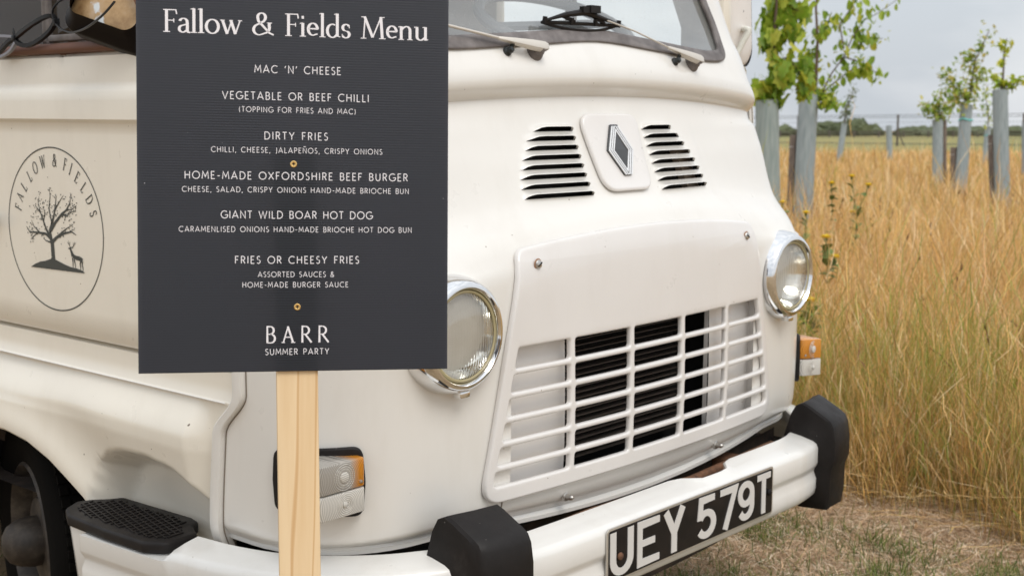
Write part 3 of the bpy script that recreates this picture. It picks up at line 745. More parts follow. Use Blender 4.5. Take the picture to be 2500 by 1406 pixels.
# ---- decal (continues): ring and arc lettering
mb = MB()
for i in range(96):
    a, b = 2*math.pi*i/96, 2*math.pi*(i+1)/96
    mb.quad([dec(cy0+(ry+o)*math.cos(t), cz0+(rz+o)*math.sin(t)) for t, o in ((a, 0), (b, 0), (b, -.0028), (a, -.0028))])
DEC = obj('oval_decal', mb, INK, VAN, recalc=False)
AP = [('F', 1.108, 1.212), ('A', 1.098, 1.237), ('L', 1.078, 1.260), ('L', 1.052, 1.284), ('O', 1.026, 1.3035), ('W', .993, 1.317), ('&', .942, 1.322), ('F', .900, 1.314), ('I', .8775, 1.305), ('E', .853, 1.288), ('L', .829, 1.267), ('D', .808, 1.242), ('S', .795, 1.213)]
k = 0
for ch, y, z in AP:
    if ch == '&' or (ch == 'F' and k == 0) or (ch == 'F'): mb = MB()
    nx, nz = (cy0-y)/ry, (z-cz0)/rz; l = math.hypot(nx, nz); nx /= l; nz /= l
    if ch in '&': nx, nz = 0.08, .997
    w, Q = glyph(SER, ch, .14, .055)
    for q in Q:
        k += 1
        for quad in q:
            P = []
            for a, b in quad:
                u = (a-w/2)*.0235*.86; v = (b-.5)*.0275
                P.append(dec(y-(u*nz+v*nx), z+(-u*nx+v*nz), k % 6))
            mb.quad(P)
    if ch in '&S' or (ch == 'W'): obj('decal_lettering', mb, INK, DEC, recalc=False)
mb = MB(); rr = random.Random(3)
def dribbon(pts, w0, w1, k):
    for i in range(len(pts)-1):
        t0, t1 = i/(len(pts)-1), (i+1)/(len(pts)-1); a, b = pts[i], pts[i+1]; l = math.hypot(b[0]-a[0], b[1]-a[1]) or 1; nx, nz = -(b[1]-a[1])/l, (b[0]-a[0])/l
        wa, wb = w0+(w1-w0)*t0, w0+(w1-w0)*t1
        mb.quad([dec(a[0]+nx*wa/2, a[1]+nz*wa/2, k), dec(a[0]-nx*wa/2, a[1]-nz*wa/2, k), dec(b[0]-nx*wb/2, b[1]-nz*wb/2, k), dec(b[0]+nx*wb/2, b[1]+nz*wb/2, k)])
BR = [([(.9645, 1.098), (.966, 1.108), (.967, 1.13), (.968, 1.146)], .0155, .0135), ([(.9665, 1.096), (.966, 1.106)], .030, .015),
 ([(.968, 1.142), (.978, 1.156), (.991, 1.169), (1.001, 1.186), (1.011, 1.203), (1.033, 1.22)], .009, .0015), ([(.97, 1.143), (.976, 1.164), (.965, 1.182), (.954, 1.203), (.947, 1.225), (.942, 1.245)], .012, .0015),
 ([(.966, 1.142), (.947, 1.153), (.919, 1.163), (.885, 1.169), (.867, 1.163)], .009, .0015), ([(.971, 1.167), (.95, 1.186), (.923, 1.205), (.903, 1.215), (.888, 1.23), (.882, 1.245)], .009, .0014),
 ([(.97, 1.147), (.992, 1.158), (1.027, 1.159), (1.062, 1.158), (1.075, 1.17)], .008, .0012), ([(.923, 1.205), (.899, 1.202), (.893, 1.211), (.868, 1.214)], .004, .0015),
 ([(1.001, 1.186), (.994, 1.201), (.998, 1.219)], .004, .001), ([(.953, 1.209), (.935, 1.228), (.912, 1.247)], .004, .001), ([(.965, 1.182), (.975, 1.215), (.968, 1.241), (.969, 1.262)], .005, .001),
 ([(.974, 1.14), (.994, 1.143), (1.005, 1.148)], .004, .001), ([(.941, 1.157), (.907, 1.174), (.881, 1.184)], .004, .001), ([(1.021, 1.161), (1.043, 1.172), (1.053, 1.186)], .003, .001),
 ([(1.011, 1.203), (1.02, 1.225), (1.015, 1.24)], .003, .001), ([(.903, 1.215), (.88, 1.218), (.86, 1.228)], .003, .001), ([(1.027, 1.159), (1.045, 1.15), (1.06, 1.142)], .003, .001)]
for k, (p, a, b) in enumerate(BR): dribbon(p, a, b, k % 7)
for i in range(230):
    p, a, b = rr.choice(BR[2:]); t = rr.random()**.6*(len(p)-1); j = min(len(p)-2, int(t)); q = t-j
    y = p[j][0]+(p[j+1][0]-p[j][0])*q+rr.gauss(0, .010); z = p[j][1]+(p[j+1][1]-p[j][1])*q+rr.gauss(0, .009)
    if math.hypot(y-.968, z-1.14) < .03: continue
    an = rr.random()*6.3; l, w = rr.uniform(.0035, .006), rr.uniform(.0012, .002); c, s_ = math.cos(an), math.sin(an)
    mb.quad([dec(y+c*l/2, z+s_*l/2, 7+i % 5), dec(y-s_*w, z+c*w, 7+i % 5), dec(y-c*l/2, z-s_*l/2, 7+i % 5), dec(y+s_*w, z-c*w, 7+i % 5)])
md = [(1.063, 1.079), (1.045, 1.087), (1.021, 1.094), (1.0, 1.097), (.977, 1.103), (.952, 1.102), (.933, 1.098), (.913, 1.094), (.892, 1.091), (.87, 1.09), (.854, 1.088), (.843, 1.085), (.838, 1.082)]
for a, b in zip(md, md[1:]):
    za = 1.079+(1.063-a[0])*.0133; zb = 1.079+(1.063-b[0])*.0133; mb.quad([dec(*a, 9), dec(*b, 9), dec(b[0], zb, 9), dec(a[0], za-.0004, 9)])
obj('decal_tree', mb, INK, DEC, recalc=False)['kind'] = 'stuff'
mb = MB()
dribbon([(.890, 1.126), (.884, 1.117), (.872, 1.113), (.856, 1.1125), (.846, 1.108)], .008, .0105, 0); dribbon([(.8935, 1.1315), (.889, 1.124), (.885, 1.115)], .005, .009, 1)
dribbon([(.901, 1.1315), (.890, 1.1325)], .0022, .006, 2)
for p in ([(.886, 1.112), (.8845, 1.102), (.885, 1.089)], [(.880, 1.110), (.876, 1.100), (.8745, 1.0885)], [(.853, 1.108), (.856, 1.099), (.8535, 1.093), (.8555, 1.087)], [(.846, 1.108), (.848, 1.097), (.8445, 1.093), (.846, 1.085)]): dribbon(p, .0045, .0016, 3)
for p in ([(.892, 1.134), (.898, 1.141), (.9, 1.150)], [(.898, 1.141), (.904, 1.146)], [(.896, 1.138), (.893, 1.147)], [(.889, 1.134), (.879, 1.138), (.874, 1.148)], [(.879, 1.138), (.881, 1.147)], [(.876, 1.142), (.870, 1.146)], [(.887, 1.133), (.881, 1.1335)]): dribbon(p, .0018, .0008, 4)
obj('decal_stag', mb, INK, DEC, recalc=False)
# ---------------------------------------------------------------- headlights, indicators, wipers and other fittings of the van
LENS = mat('headlamp_glass', (.98, .98, .96), .015, 0, **{'Transmission Weight': 1.0, 'IOR': 1.45})
n, l, b = nodes(LENS); t = n.new('ShaderNodeTexCoord'); wv = n.new('ShaderNodeTexWave'); wv.wave_type = 'BANDS'; wv.bands_direction = 'X'; wv.inputs['Scale'].default_value = 42; wv.inputs['Distortion'].default_value = .6
l.new(t.outputs['Object'], wv.inputs['Vector']); bumpn(LENS, wv.outputs['Fac'], .065, .003)
REFL = mat('reflector', (.93, .93, .90), .07, 1.); bumpn(REFL, noise(REFL, 18, 2), .06, .01)
TRIM = mat('yellowed_seal', (.42, .36, .20), .4)
for s in (-1, 1):
    O = (s*.625, 0, 1.0); AX = (0, -1, 0)
    mb = MB(); mb.lathe([(.119, -.052), (.1195, -.045), (.117, -.028), (.113, -.010), (.107, .004), (.101, .010), (.0955, .0105), (.092, .006), (.090, -.004)], O, AX, 72)
    H = obj('headlight', mb, CHROME, VAN, sharp=40)
    mb = MB(); mb.lathe([(.0905, -.006), (.0895, .002), (.0862, .0035), (.0838, .002), (.0835, -.006)], O, AX, 64); obj('lens_seal', mb, TRIM, H)
    mb = MB(); mb.lathe([(.0860, -.005), (.084, .002), (.074, .0075), (.05, .0125), (.025, .015), (0, .0155)], O, AX, 64); mb.lathe([(0, .0115), (.025, .011), (.05, .0085), (.074, .0035), (.083, -.002), (.0860, -.005)], O, AX, 64)
    obj('lens', mb, LENS, H, merge=1e-5)
    mb = MB(); mb.lathe([(.086, -.006), (.080, -.020), (.068, -.038), (.050, -.053), (.028, -.063), (.013, -.067)], O, AX, 64); obj('reflector', mb, REFL, H)
    mb = MB(); mb.lathe([(.013, -.069), (.0125, -.045), (.010, -.036), (.004, -.030), (0, -.029)], O, AX, 24); obj('bulb', mb, STEEL, H)
    mb = MB(); mb.box((O[0], -.0035+.012, 1.0-.1145), (.013, .012, .006)); obj('ring_clip', mb, CHROME, H, bevel=.002)
# indicators: rubber base on the rounded corner, clear and amber lens block
CLEAR = mat('clear_lens', (.70, .67, .61), .1, 0, **{'Transmission Weight': .12, 'IOR': 1.49})
AMBER = mat('amber_lens', (.85, .34, .05), .12, 0, **{'Transmission Weight': .25, 'IOR': 1.49})
MIXL = mat('part_amber_lens', (.6, .5, .4), .12, 0, **{'Transmission Weight': .3, 'IOR': 1.49})
def rings(m, c, sc, st):
    n, l, b = nodes(m); t = n.new('ShaderNodeTexCoord'); mp = n.new('ShaderNodeMapping'); mp.vector_type = 'POINT'; mp.inputs['Location'].default_value = [-v for v in c]; mp.inputs['Scale'].default_value = (1, 0, 1)
    # Object space of the parts is world space moved to the van's base
    w = n.new('ShaderNodeTexWave'); w.wave_type = 'RINGS'; w.rings_direction = 'Y'; w.wave_profile = 'SIN'; w.inputs['Scale'].default_value = sc
    l.new(t.outputs['Object'], mp.inputs[0]); l.new(mp.outputs[0], w.inputs['Vector']); bumpn(m, w.outputs['Fac'], st, .003)
    base = m.node_tree.nodes['Principled BSDF'].inputs['Base Color'].default_value[:3]
    setc(m, ramp(m, w.outputs['Fac'], [(.2, tuple(x*.72 for x in base)), (.7, tuple(min(.9, x*1.12) for x in base))]))
    return w
def corner_xy(t, z):  # point on the rounded corner, t as in corner()
    q = corner(t, z+drop(.9, z), seam(z)); return q[0], q[1]
for s in (-1, 1):
    nm = 'left' if s < 0 else 'right'
    # base: follows the surface; outline in (arc length, z)
    T = [i/40 for i in range(0, 49)]; arc = [0.]; pts = [corner_xy(t, .742) for t in T]
    for i in range(1, len(pts)): arc.append(arc[-1]+math.hypot(pts[i][0]-pts[i-1][0], pts[i][1]-pts[i-1][1]))
    def on(u, z, h):
        u = max(0, min(arc[-1], u)); i = max(j for j in range(len(arc)) if arc[j] <= u+1e-9); i = min(i, len(arc)-2); q = (u-arc[i])/(arc[i+1]-arc[i])
        a, b_ = pts[i], pts[i+1]; x = a[0]+(b_[0]-a[0])*q; y = a[1]+(b_[1]-a[1])*q; tx, ty = b_[0]-a[0], b_[1]-a[1]; l_ = math.hypot(tx, ty)
        nx, ny = ty/l_, -tx/l_; dz = corner_xy(T[i], z); 
        return (s*(x+nx*h), y+ny*h, z)
    u0 = arc[min(range(len(pts)), key=lambda j: abs(pts[j][0]-.814))]
    B = sheet('indicator_base', rpoly([(u0, .672), (u0+.168, .678), (u0+.172, .74), (u0+.168, .800), (u0, .808), (u0-.005, .74)], [.022, .022, 0, .022, .022, 0], 6), [], .012, .004, on, RUBB, VAN, cut=.012)
    mixm = MIXL if s < 0 else AMBER
    for z0, z1, m_, nm_ in ((.738, .792, mixm, 'upper_lens'), (.689, .7355, CLEAR, 'lower_lens')):
        PR = ((.832, .100), (.834, .080), (.839, .073), (.886, .047), (.893, .049), (.902, .075), (.915, .12), (.918, .152)) if s > 0 else ((.829, .105), (.829, .067), (.834, .061), (.934, .061), (.942, .067), (.943, .10), (.935, .15), (.920, .19))
        rws = []
        for zz in (z0, z1):
            r = []
            for x, y in PR: r.append((s*x, y, zz))
            rws.append(r)
        mb = MB(); mb.prism([(q[0], q[1]) for q in rws[0]], lambda x, y: (x, y, z0), lambda x, y: (x, y, z1)); obj(nm_, mb, m_, B, bevel=.003, sharp=40)
    mb = MB()
    for x, z in ((.842, .748),): mb.lathe([(0, .003), (.003, .0025), (.0038, 0)], (s*x, .070 if s > 0 else .061, z), (0, -1, 0), 12)
    obj('lens_screw', mb, STEEL, B)
    for zc, r in ((.764, .011), (.712, .006)):
        XC, YC = (.866, .058) if s > 0 else (.882, .0612)
        mb = MB(); mb.lathe([(0, .004), (r*.6, .0035), (r*.9, .002), (r, 0)], (s*XC, YC, zc), (0, -1, 0), 24)
        obj('lens_centre', mb, CLEAR, B)
        for rr_ in ((.015, .0195, .024) if zc > .74 else (.010, .014, .018)):
            mb = MB(); mb.tube([(s*XC+rr_*math.cos(a_*math.pi/16), YC-.0002, zc+rr_*math.sin(a_*math.pi/16)) for a_ in range(33)], .0007, 5, False); obj('lens_ring', mb, CLEAR, B)
w1 = rings(CLEAR, (-.866, 0, .712), 85, .12); w2 = rings(AMBER, (.866, 0, .764), 85, .12); w3 = rings(MIXL, (-.882, 0, .764), 85, .12)
for m_, c_ in ((CLEAR, (.876, .712)), (AMBER, (.866, .764)), (MIXL, (.882, .764))):
    n, l, b = nodes(m_); mp = [q for q in n if q.type == 'MAPPING'][0]; mp.inputs['Location'].default_value = (0, 0, -c_[1])
    ab = n.new('ShaderNodeVectorMath'); ab.operation = 'ABSOLUTE'; sb = n.new('ShaderNodeVectorMath'); sb.operation = 'SUBTRACT'; sb.inputs[1].default_value = (c_[0], 0, 0)
    tcx = [q for q in n if q.type == 'TEX_COORD'][0]
    l.new(tcx.outputs['Object'], ab.inputs[0]); l.new(ab.outputs[0], sb.inputs[0]); l.new(sb.outputs[0], mp.inputs[0])
n, l, b = nodes(MIXL); sx = n.new('ShaderNodeSeparateXYZ'); tcx = [q for q in n if q.type == 'TEX_COORD'][0]; l.new(tcx.outputs['Object'], sx.inputs[0])
rg = n.new('ShaderNodeMapRange'); rg.inputs['From Min'].default_value = -.868; rg.inputs['From Max'].default_value = -.845; l.new(sx.outputs['X'], rg.inputs['Value'])
setc(MIXL, mixc(MIXL, rg.outputs[0], (.60, .56, .50), (.88, .34, .03)))
for q in [1]:
    cc_ = b.inputs['Base Color'].links[0].from_socket; setc(MIXL, mixc(MIXL, 1.0, cc_, ramp(MIXL, w3.outputs['Fac'], [(.2, (.70,)*3), (.7, (1, 1, 1))]), 'MULTIPLY'))
# wipers
WARM = mat('wiper_arm_metal', (.62, .58, .52), .4, .35)
for s, (px_, pz_), (bx, bz) in (( -1, (-.239, 1.556), (-.66, 1.625)), (1, (.374, 1.545), (.005, 1.645))):
    y = FY(px_, pz_); P0 = Vector((px_, y, pz_)); nrm = Vector((0, -.93, .36))
    mb = MB(); mb.lathe([(.021, 0), (.0225, .004), (.021, .008), (.0165, .012), (.0155, .018), (.012, .022), (.011, .034), (0, .035)], P0, nrm, 28)
    W = obj('wiper', mb, SEAL if s else RUST, VAN)
    hub = P0+nrm*.030
    tip = Vector((bx, FY(bx, bz)-.022, bz)); d = (tip-hub); knee = hub+d.normalized()*.118+nrm*(-.004)
    side_ = d.normalized().cross(nrm).normalized()
    mb = MB(); rws = []
    for t, w_, h_ in ((-.10, .008, .006), (0, .0115, .009), (.25, .0105, .009), (.6, .0075, .007), (1, .0035, .004)):
        c = hub+(knee-hub)*t; rws.append([c+side_*w_+nrm*-h_, c+side_*w_*.8+nrm*h_*.7, c-side_*w_*.8+nrm*h_*.7, c-side_*w_+nrm*-h_])
    mb.grid(rws, True); mb.f.append((0, 1, 2, 3)); mb.f.append(tuple(len(mb.v)-4+i for i in (3, 2, 1, 0)))
    obj('arm_head', mb, WARM, W, bevel=.0015)
    mb = MB(); mb.tube([knee, knee+(tip-knee)*.5+nrm*.006, tip], .0033 if s < 0 else .0022, 8); obj('arm', mb, WARM, W)
    mb = MB(); bl = .275
    cx, cz = tip.x-.045, tip.z
    def bpnt(u, dz=0, off=.018): x = cx+u*bl; z = cz-.020+u*.004+dz; return Vector((x, FY(x, z)-off, z))
    mb.tube([bpnt(-.5+.05*i, -.028*(1-(2*abs(-.5+.05*i))**2)*.55, .008) for i in range(21)], .0035, 6)
    mb.tube([bpnt(-.5+.1*i, 0, .012) for i in range(11)], .0042, 6)
    mb.tube([bpnt(-.48, .004, .018), bpnt(-.25, .018, .024), bpnt(0, .026, .028), bpnt(.25, .014, .024), bpnt(.48, .004, .018)], [.003, .0055, .008, .0055, .003], 8)
    mb.tube([bpnt(-.28, .016, .020), bpnt(-.12, .004, .018)], .004, 6); mb.tube([bpnt(.12, .02, .020), bpnt(.28, .003, .018)], .004, 6)
    for u in (-.49, -.16, .16, .49): mb.tube([bpnt(u, -.004, .012), bpnt(u, .012, .022)], .0058, 6)
    c = bpnt(.04, .031, .034); mb.box(c, (.026, .006, .007)); c = bpnt(.10, .033, .036); mb.box(c, (.018, .0075, .0085))
    obj('wiper_blade', mb, RUBB, W)
    jx = -.322 if s < 0 else .293; jz = 1.553 if s < 0 else 1.547
    mb = MB(); mb.lathe([(.010, -.002), (.0105, .004), (.007, .009), (.008, .013), (.0055, .018), (0, .019)], (jx, FY(jx, jz), jz), nrm, 14); mb.lathe([(.0045, 0), (.005, .008), (0, .01)], (jx+.006, FY(jx, jz)-.008, jz+.010), (0, -.5, 1), 10)
    obj('washer_jet', mb, mat('black_plastic', (.015, .018, .018), .4) if s < 0 else bpy.data.materials['black_plastic'], VAN)
# ---- bumper
BP = [(0, -.128), (.15, -.128), (.30, -.127), (.45, -.125), (.52, -.122), (.60, -.108), (.68, -.075), (.76, -.035), (.83, .010), (.895, .072), (.945, .135), (.985, .215), (1.012, .31), (1.026, .42), (1.034, .52), (1.040, .62), (1.044, .70), (1.044, .712)]
def bumper_row(i, s):
    x, y = BP[i]; a = BP[max(0, i-1)]; b_ = BP[min(len(BP)-1, i+1)]; tx, ty = b_[0]-a[0], b_[1]-a[1]
    if i == 0: tx, ty = 1, 0
    l_ = math.hypot(tx, ty); nx, ny = ty/l_, -tx/l_
    xx = s*x; dp = .082
    if i < 3: dp = .082
    dp = .082-.046*bump(xx, .02, .08, .17, .25)
    r = []
    for d, z in ((-dp, .552), (-dp-.001, .586), (-dp+.004, .589), (-.045 if dp > .05 else -.03, .584), (-.016, .577), (-.005, .571), (0, .560), (.0, .522), (-.002, .515), (-.008, .506), (-.010, .497), (-.003, .480), (-.003, .455), (-.006, .440), (-.016, .430), (-.05, .427)):
        if y > .44: z = min(z, .555)
        r.append((s*(x+nx*d), y+ny*d, z))
    return r
def catm(P, k):
    Q = []
    for i in range(len(P)-1):
        a, b_, c, d = [Vector(P[max(0, min(len(P)-1, i+j))]) for j in (-1, 0, 1, 2)]
        if i == 0: a = Vector((-P[1][0], P[1][1]))
        for s_ in range(k):
            t = s_/k; q = ((b_*2)+(c-a)*t+(a*2-b_*5+c*4-d)*t*t+(-a+b_*3-c*3+d)*t**3)*.5; Q.append((q.x, q.y))
    return Q+[P[-1]]
BP = catm(BP, 4); nb = len(BP)
rws = [bumper_row(i, -1) for i in range(nb-1, 0, -1)]+[bumper_row(i, 1) for i in range(nb)]
mb = MB(); mb.grid(rws); e = len(rws[0]); mb.f.append(tuple(range(e))); mb.f.append(tuple(len(mb.v)-1-i for i in range(e)))
BUMPER = obj('bumper', mb, BUMPP, VAN, sharp=38)
# black rubber buffers
for s in (-1, 1):
    prof = [(-.012, .580), (-.030, .640), (-.046, .668), (-.062, .675), (-.080, .668), (-.128, .643), (-.142, .634), (-.150, .618), (-.156, .580), (-.156, .530), (-.150, .515), (-.146, .505), (-.143, .43), (-.138, .402), (-.06, .396), (-.03, .40), (-.03, .46)]
    mb = MB(); rws = []
    for x, dy, sc in ((.596, .006, .965), (.600, 0, .99), (.612, -.002, 1), (.66, .004, 1), (.705, .014, 1), (.717, .020, .99), (.722, .027, .965)):
        rws.append([(s*x, (-.08+(y+.08)*sc)+dy, .54+(z-.54)*sc+(random.uniform(-.006, .004) if z < .41 else 0)) for y, z in prof])
    mb.grid(rws, True); e = len(prof); mb.f.append(tuple(range(e))); mb.f.append(tuple(len(mb.v)-1-i for i in range(e)))
    obj('rubber_buffer', mb, RUBB, VAN, sharp=32)
# rubber-topped steps on the bumper ends
for s in (-1, 1):
    so_ = [(-1.033, .775), (-1.010, .822), (-.968, .850), (-.935, .838), (-.912, .815), (-.880, .80), (-.868, .56), (-.876, .525), (-.900, .515), (-.912, .490), (-.925, .462), (-1.003, .458), (-1.030, .50), (-1.036, .63)]
    P = [(-s*x, y) for x, y in rpoly(so_, .02, 4)]
    if s > 0: P = P[::-1]
    def stp(x, y, h): return (x, y, .556+h)
    sheet('step_pad', P, [], .026, .007, stp, RUBB, VAN, cut=.3, bres=3)
    I = inset(P, .022); mb = MB()
    step = .0165
    def clipseg(a, b_):
        out = []; N_ = 60; run = None
        for i in range(N_+1):
            t = i/N_; p = (a[0]+(b_[0]-a[0])*t, a[1]+(b_[1]-a[1])*t)
            if inside(p, I):
                if run is None: run = p
                last = p
            elif run is not None: out.append((run, last)); run = None
        if run is not None: out.append((run, last))
        return out
    for fam, (dx_, dy_) in enumerate(((.25, 1), (1, .10))):
        l_ = math.hypot(dx_, dy_); dx_, dy_ = dx_/l_, dy_/l_
        for i in range(-26, 27):
            c = (-s*-0.96*-1+(-dy_)*i*step*(1 if fam else .75), .65+dx_*i*step*(1 if fam else .75))
            c = (s*.96-dy_*i*step*(1 if fam else .8), .65+dx_*i*step*(1 if fam else .8))
            for a, b_ in clipseg((c[0]-dx_*.3, c[1]-dy_*.3), (c[0]+dx_*.3, c[1]+dy_*.3)):
                L_2 = math.hypot(b_[0]-a[0], b_[1]-a[1])/2
                if L_2 < .004: continue
                mb.box(((a[0]+b_[0])/2, (a[1]+b_[1])/2, .5832+.0002*fam), (L_2, .0016, .0014), Matrix.Rotation(math.atan2(b_[1]-a[1], b_[0]-a[0]), 3, 'Z'))
    o = obj('step_tread', mb, RUBB, VAN); o['kind'] = 'stuff'
    # step body under the pad
    Q = inset(P, .006); mb = MB(); mb.prism(Q, lambda x, y: (x, y, .557), lambda x, y: (x*.985, y, .42)); 
    obj('step_body', mb, BUMPP, VAN, bevel=.003)
# ---- number plate
def plf(x, z, h): return (x, -.1285-h+.03*x*x*0, z)
PLW = sheet('number_plate', rrect(-.338, .332, .452, .572, .010), [], .003, .0008, plf, mat('plate_aluminium', (.62, .60, .56), .32, .7), VAN, cut=.2)
mb_ = mat('plate_black', (.018, .014, .012), .5, 0, **{'Specular IOR Level': .3}); setc(mb_, ramp(mb_, noise(mb_, 20, 5), [(.3, (.005, .004, .004)), (.8, (.018, .013, .011))]))
sheet('plate_field', rrect(-.3325, .3265, .4575, .5665, .007), [], .0006, .0001, lambda x, z, h: (x, -.1315-h, z), mb_, PLW, cut=.2)
LM = mat('pressed_letter', (.70, .685, .66), .4, .15); bumpn(LM, noise(LM, 90, 4, .6, (4, 1, 1)), .1, .002)
for c, x0, x1 in (('U', -.328, -.247), ('E', -.2335, -.149), ('Y', -.137, -.052), ('5', -.005, .076), ('7', .086, .164), ('9', .169, .241), ('T', .252, .318)):
    w, st = PL[c]; mb = MB(); hh = .0985; sc = (x1-x0)/w; k = 0
    for g in st:
        q = ribbon(g, lambda dx, dy: .150+.050*abs(dy))
        k += 1; n_q = len(q)
        for quad in q:
            F = [(x0+a*sc, -.1336-.00012*k, .4635+b_*hh) for a, b_ in quad]; G = [(p[0], -.1318, p[2]) for p in F]
            mb.quad(F)
            mb.quad([F[0], F[3], G[3], G[0]]); mb.quad([F[1], F[2], G[2], G[1]])
    obj('plate_letter', mb, LM, PLW, recalc=False, merge=1e-5)
for x, z, m_ in ((-.296, .507, RUST), (.3085, .511, RUBB)):
    mb = MB(); mb.lathe([(.007, 0), (.0085, .003), (.0075, .006), (.004, .008), (0, .008)], (x, -.1325, z), (0, -1, 0), 14); obj('plate_screw', mb, m_, PLW)
# ---- mirrors
MW = mat('mirror_back_paint', (.74, .70, .66), .45); setc(MW, mixc(MW, ramp(MW, noise(MW, 22, 6, .6), [(.66, (0, 0, 0)), (.70, (1, 1, 1))]), (.72, .68, .64), (.30, .16, .08)))
mb = MB(); c0 = Vector((1.03,0.438,1.72)); e1 = Vector((1, .06, 0)).normalized(); e2 = Vector((-.02, .03, 1)).normalized(); nn = e1.cross(e2)
def mirror(c0, e1, e2, w, h, r, mback, mrim, lip=.98):
    nn = e1.cross(e2).normalized(); P = rrect(-w, w, -h, h, r, 8); mb = MB()
    if nn.y > 0: nn = -nn
    # shallow dished back: rings shrinking towards the middle
    rws = []
    for k, d in ((1, 0), (.97, .010), (.9, .017), (.7, .022), (.4, .024), (.02, .025)): rws.append([c0+e1*(x*k)+e2*(z*k)+nn*d for x, z in P])
    mb.grid(rws, True); B = obj('mirror_back', mb, mback, VAN)
    mb = MB(); rws = []
    for k, d in ((lip, .012+(.98-lip)*.1), ((lip+1)/2, .024 if lip < .97 else .012), (1.0, .014), (1.03, .006), (1.03, -.028), (1.0, -.034), (.95, -.034), (.95, -.02)): rws.append([c0+e1*(x*(1-(1-k)*.6))+e2*(z*(1-(1-k)*.6))+nn*d for x, z in P])
    mb.grid(rws, True); obj('mirror_rim', mb, mrim, B, sharp=40)
    mb = MB(); mb.v = [tuple(c0+e1*x*.97+e2*z*.97-nn*.026) for x, z in P]; mb.f = [tuple(range(len(P)))]; obj('mirror_glass', mb, CHROME, B)
    return B, nn
mirror(c0, e1, e2, .072, .165, .06, MW, RUBB)
mb = MB(); mb.tube([(0.97,0.4,1.584), (0.985,0.383,1.632), (0.99,0.368,1.658), (0.99,0.367,1.663), (0.99,0.374,1.665), c0+Vector((.01, -.02, -.05))], .0095, 12)
mb.lathe([(.016, .018), (.016, .026), (0, .028)], c0+Vector((.01, .003, -.05)), (0, -1, 0), 12)
obj('mirror_arm', mb, mat('arm_paint', (.74, .74, .68), .4), VAN)
MP = mat('flaking_mirror_back', (.4, .3, .2), .35, .2)
setc(MP, mixc(MP, ramp(MP, noise(MP, 7.5, 5, .55), [(.57, (0, 0, 0)), (.59, (1, 1, 1))]), ramp(MP, noise(MP, 16, 5, .6), [(.3, (.22, .12, .05)), (.5, (.42, .27, .13)), (.7, (.52, .40, .30))]), (.60, .62, .62)))
a_, b_, c_ = Vector((-0.983,0.766,1.603)), Vector((-0.923,0.595,1.546)), Vector((-0.965,0.833,1.733))
e1 = (b_-a_).normalized(); e2 = (c_-a_); e2 = (e2-e1*e2.dot(e1)).normalized()
B_, nn_ = mirror(a_+e1*.098+e2*.115, e1, e2, .108, .125, .035, MP, mat('gloss_black_rubber', (.006, .004, .004), .5, 0, **{'Specular IOR Level': .12}), .62)
mb = MB(); q = a_+e1*.098+e2*.115; mb.tube([q+nn_*.03+e2*.02-e1*.0, q+nn_*.045+e2*.005+e1*.02, q+nn_*.045-e2*.055+e1*.095, q+nn_*.05-e2*.10+e1*.17, (-.94, .42, 1.50)], .0085, 12); obj('mirror_arm', mb, RUST, VAN)
# ---- cab interior
INT = mat('cab_grey', (.30, .30, .29), .7); INTD = mat('cab_brown', (.16, .10, .06), .8)
mb = MB(); mb.box((0, .52, 1.50), (.84, .17, .04)); mb.tube([(-.8, .42, 1.53), (0, .35, 1.545), (.8, .42, 1.53)], .03, 10)
obj('dashboard', mb, INT, VAN, bevel=.01)
mb = MB()
ctr = Vector((.40, .62, 1.66)); u_ = Vector((.98, -.15, .06)).normalized(); v_ = Vector((.1, .9, .42)).normalized()
mb.tube([ctr+u_*.215*math.cos(a*math.pi/24)+v_*.215*math.sin(a*math.pi/24) for a in range(49)], .016, 10, False)
mb.tube([ctr-u_*.2, ctr, ctr+u_*.2], .012, 8); mb.tube([ctr, ctr+Vector((0, -.02, -.3))], .02, 8)
obj('steering_wheel', mb, mat('wheel_grey', (.20, .22, .24), .45), VAN)
mb = MB(); rws = []
for x in [i*.02 for i in range(21)]:
    h_ = math.sin(min(1, x/.40)*math.pi)**.6; rws.append([(.16+x, .40, 1.52), (.16+x, .41, 1.53+.085*h_), (.16+x, .55, 1.53+.10*h_), (.16+x, .56, 1.52)])
mb.grid(rws); obj('instrument_hood', mb, INT, VAN)
for x in (-.45, .40):
    mb = MB(); mb.box((x, 1.12, 1.06), (.23, .24, .07)); mb.box((x, 1.36, 1.30), (.22, .05, .22)); obj('cab_seat', mb, mat('seat_vinyl', (.10, .075, .055), .6) if x < 0 else bpy.data.materials['seat_vinyl'], VAN, bevel=.03)
mb = MB(); mb.box((-.16, 1.62, 1.50), (.72, .012, .56)); mb.box((0, 1.62, 1.0), (.88, .012, .5)); obj('bulkhead', mb, INTD, VAN)
mb = MB(); mb.box((0, 1.0, .60), (.80, .66, .02)); obj('cab_floor', mb, DARK, VAN)
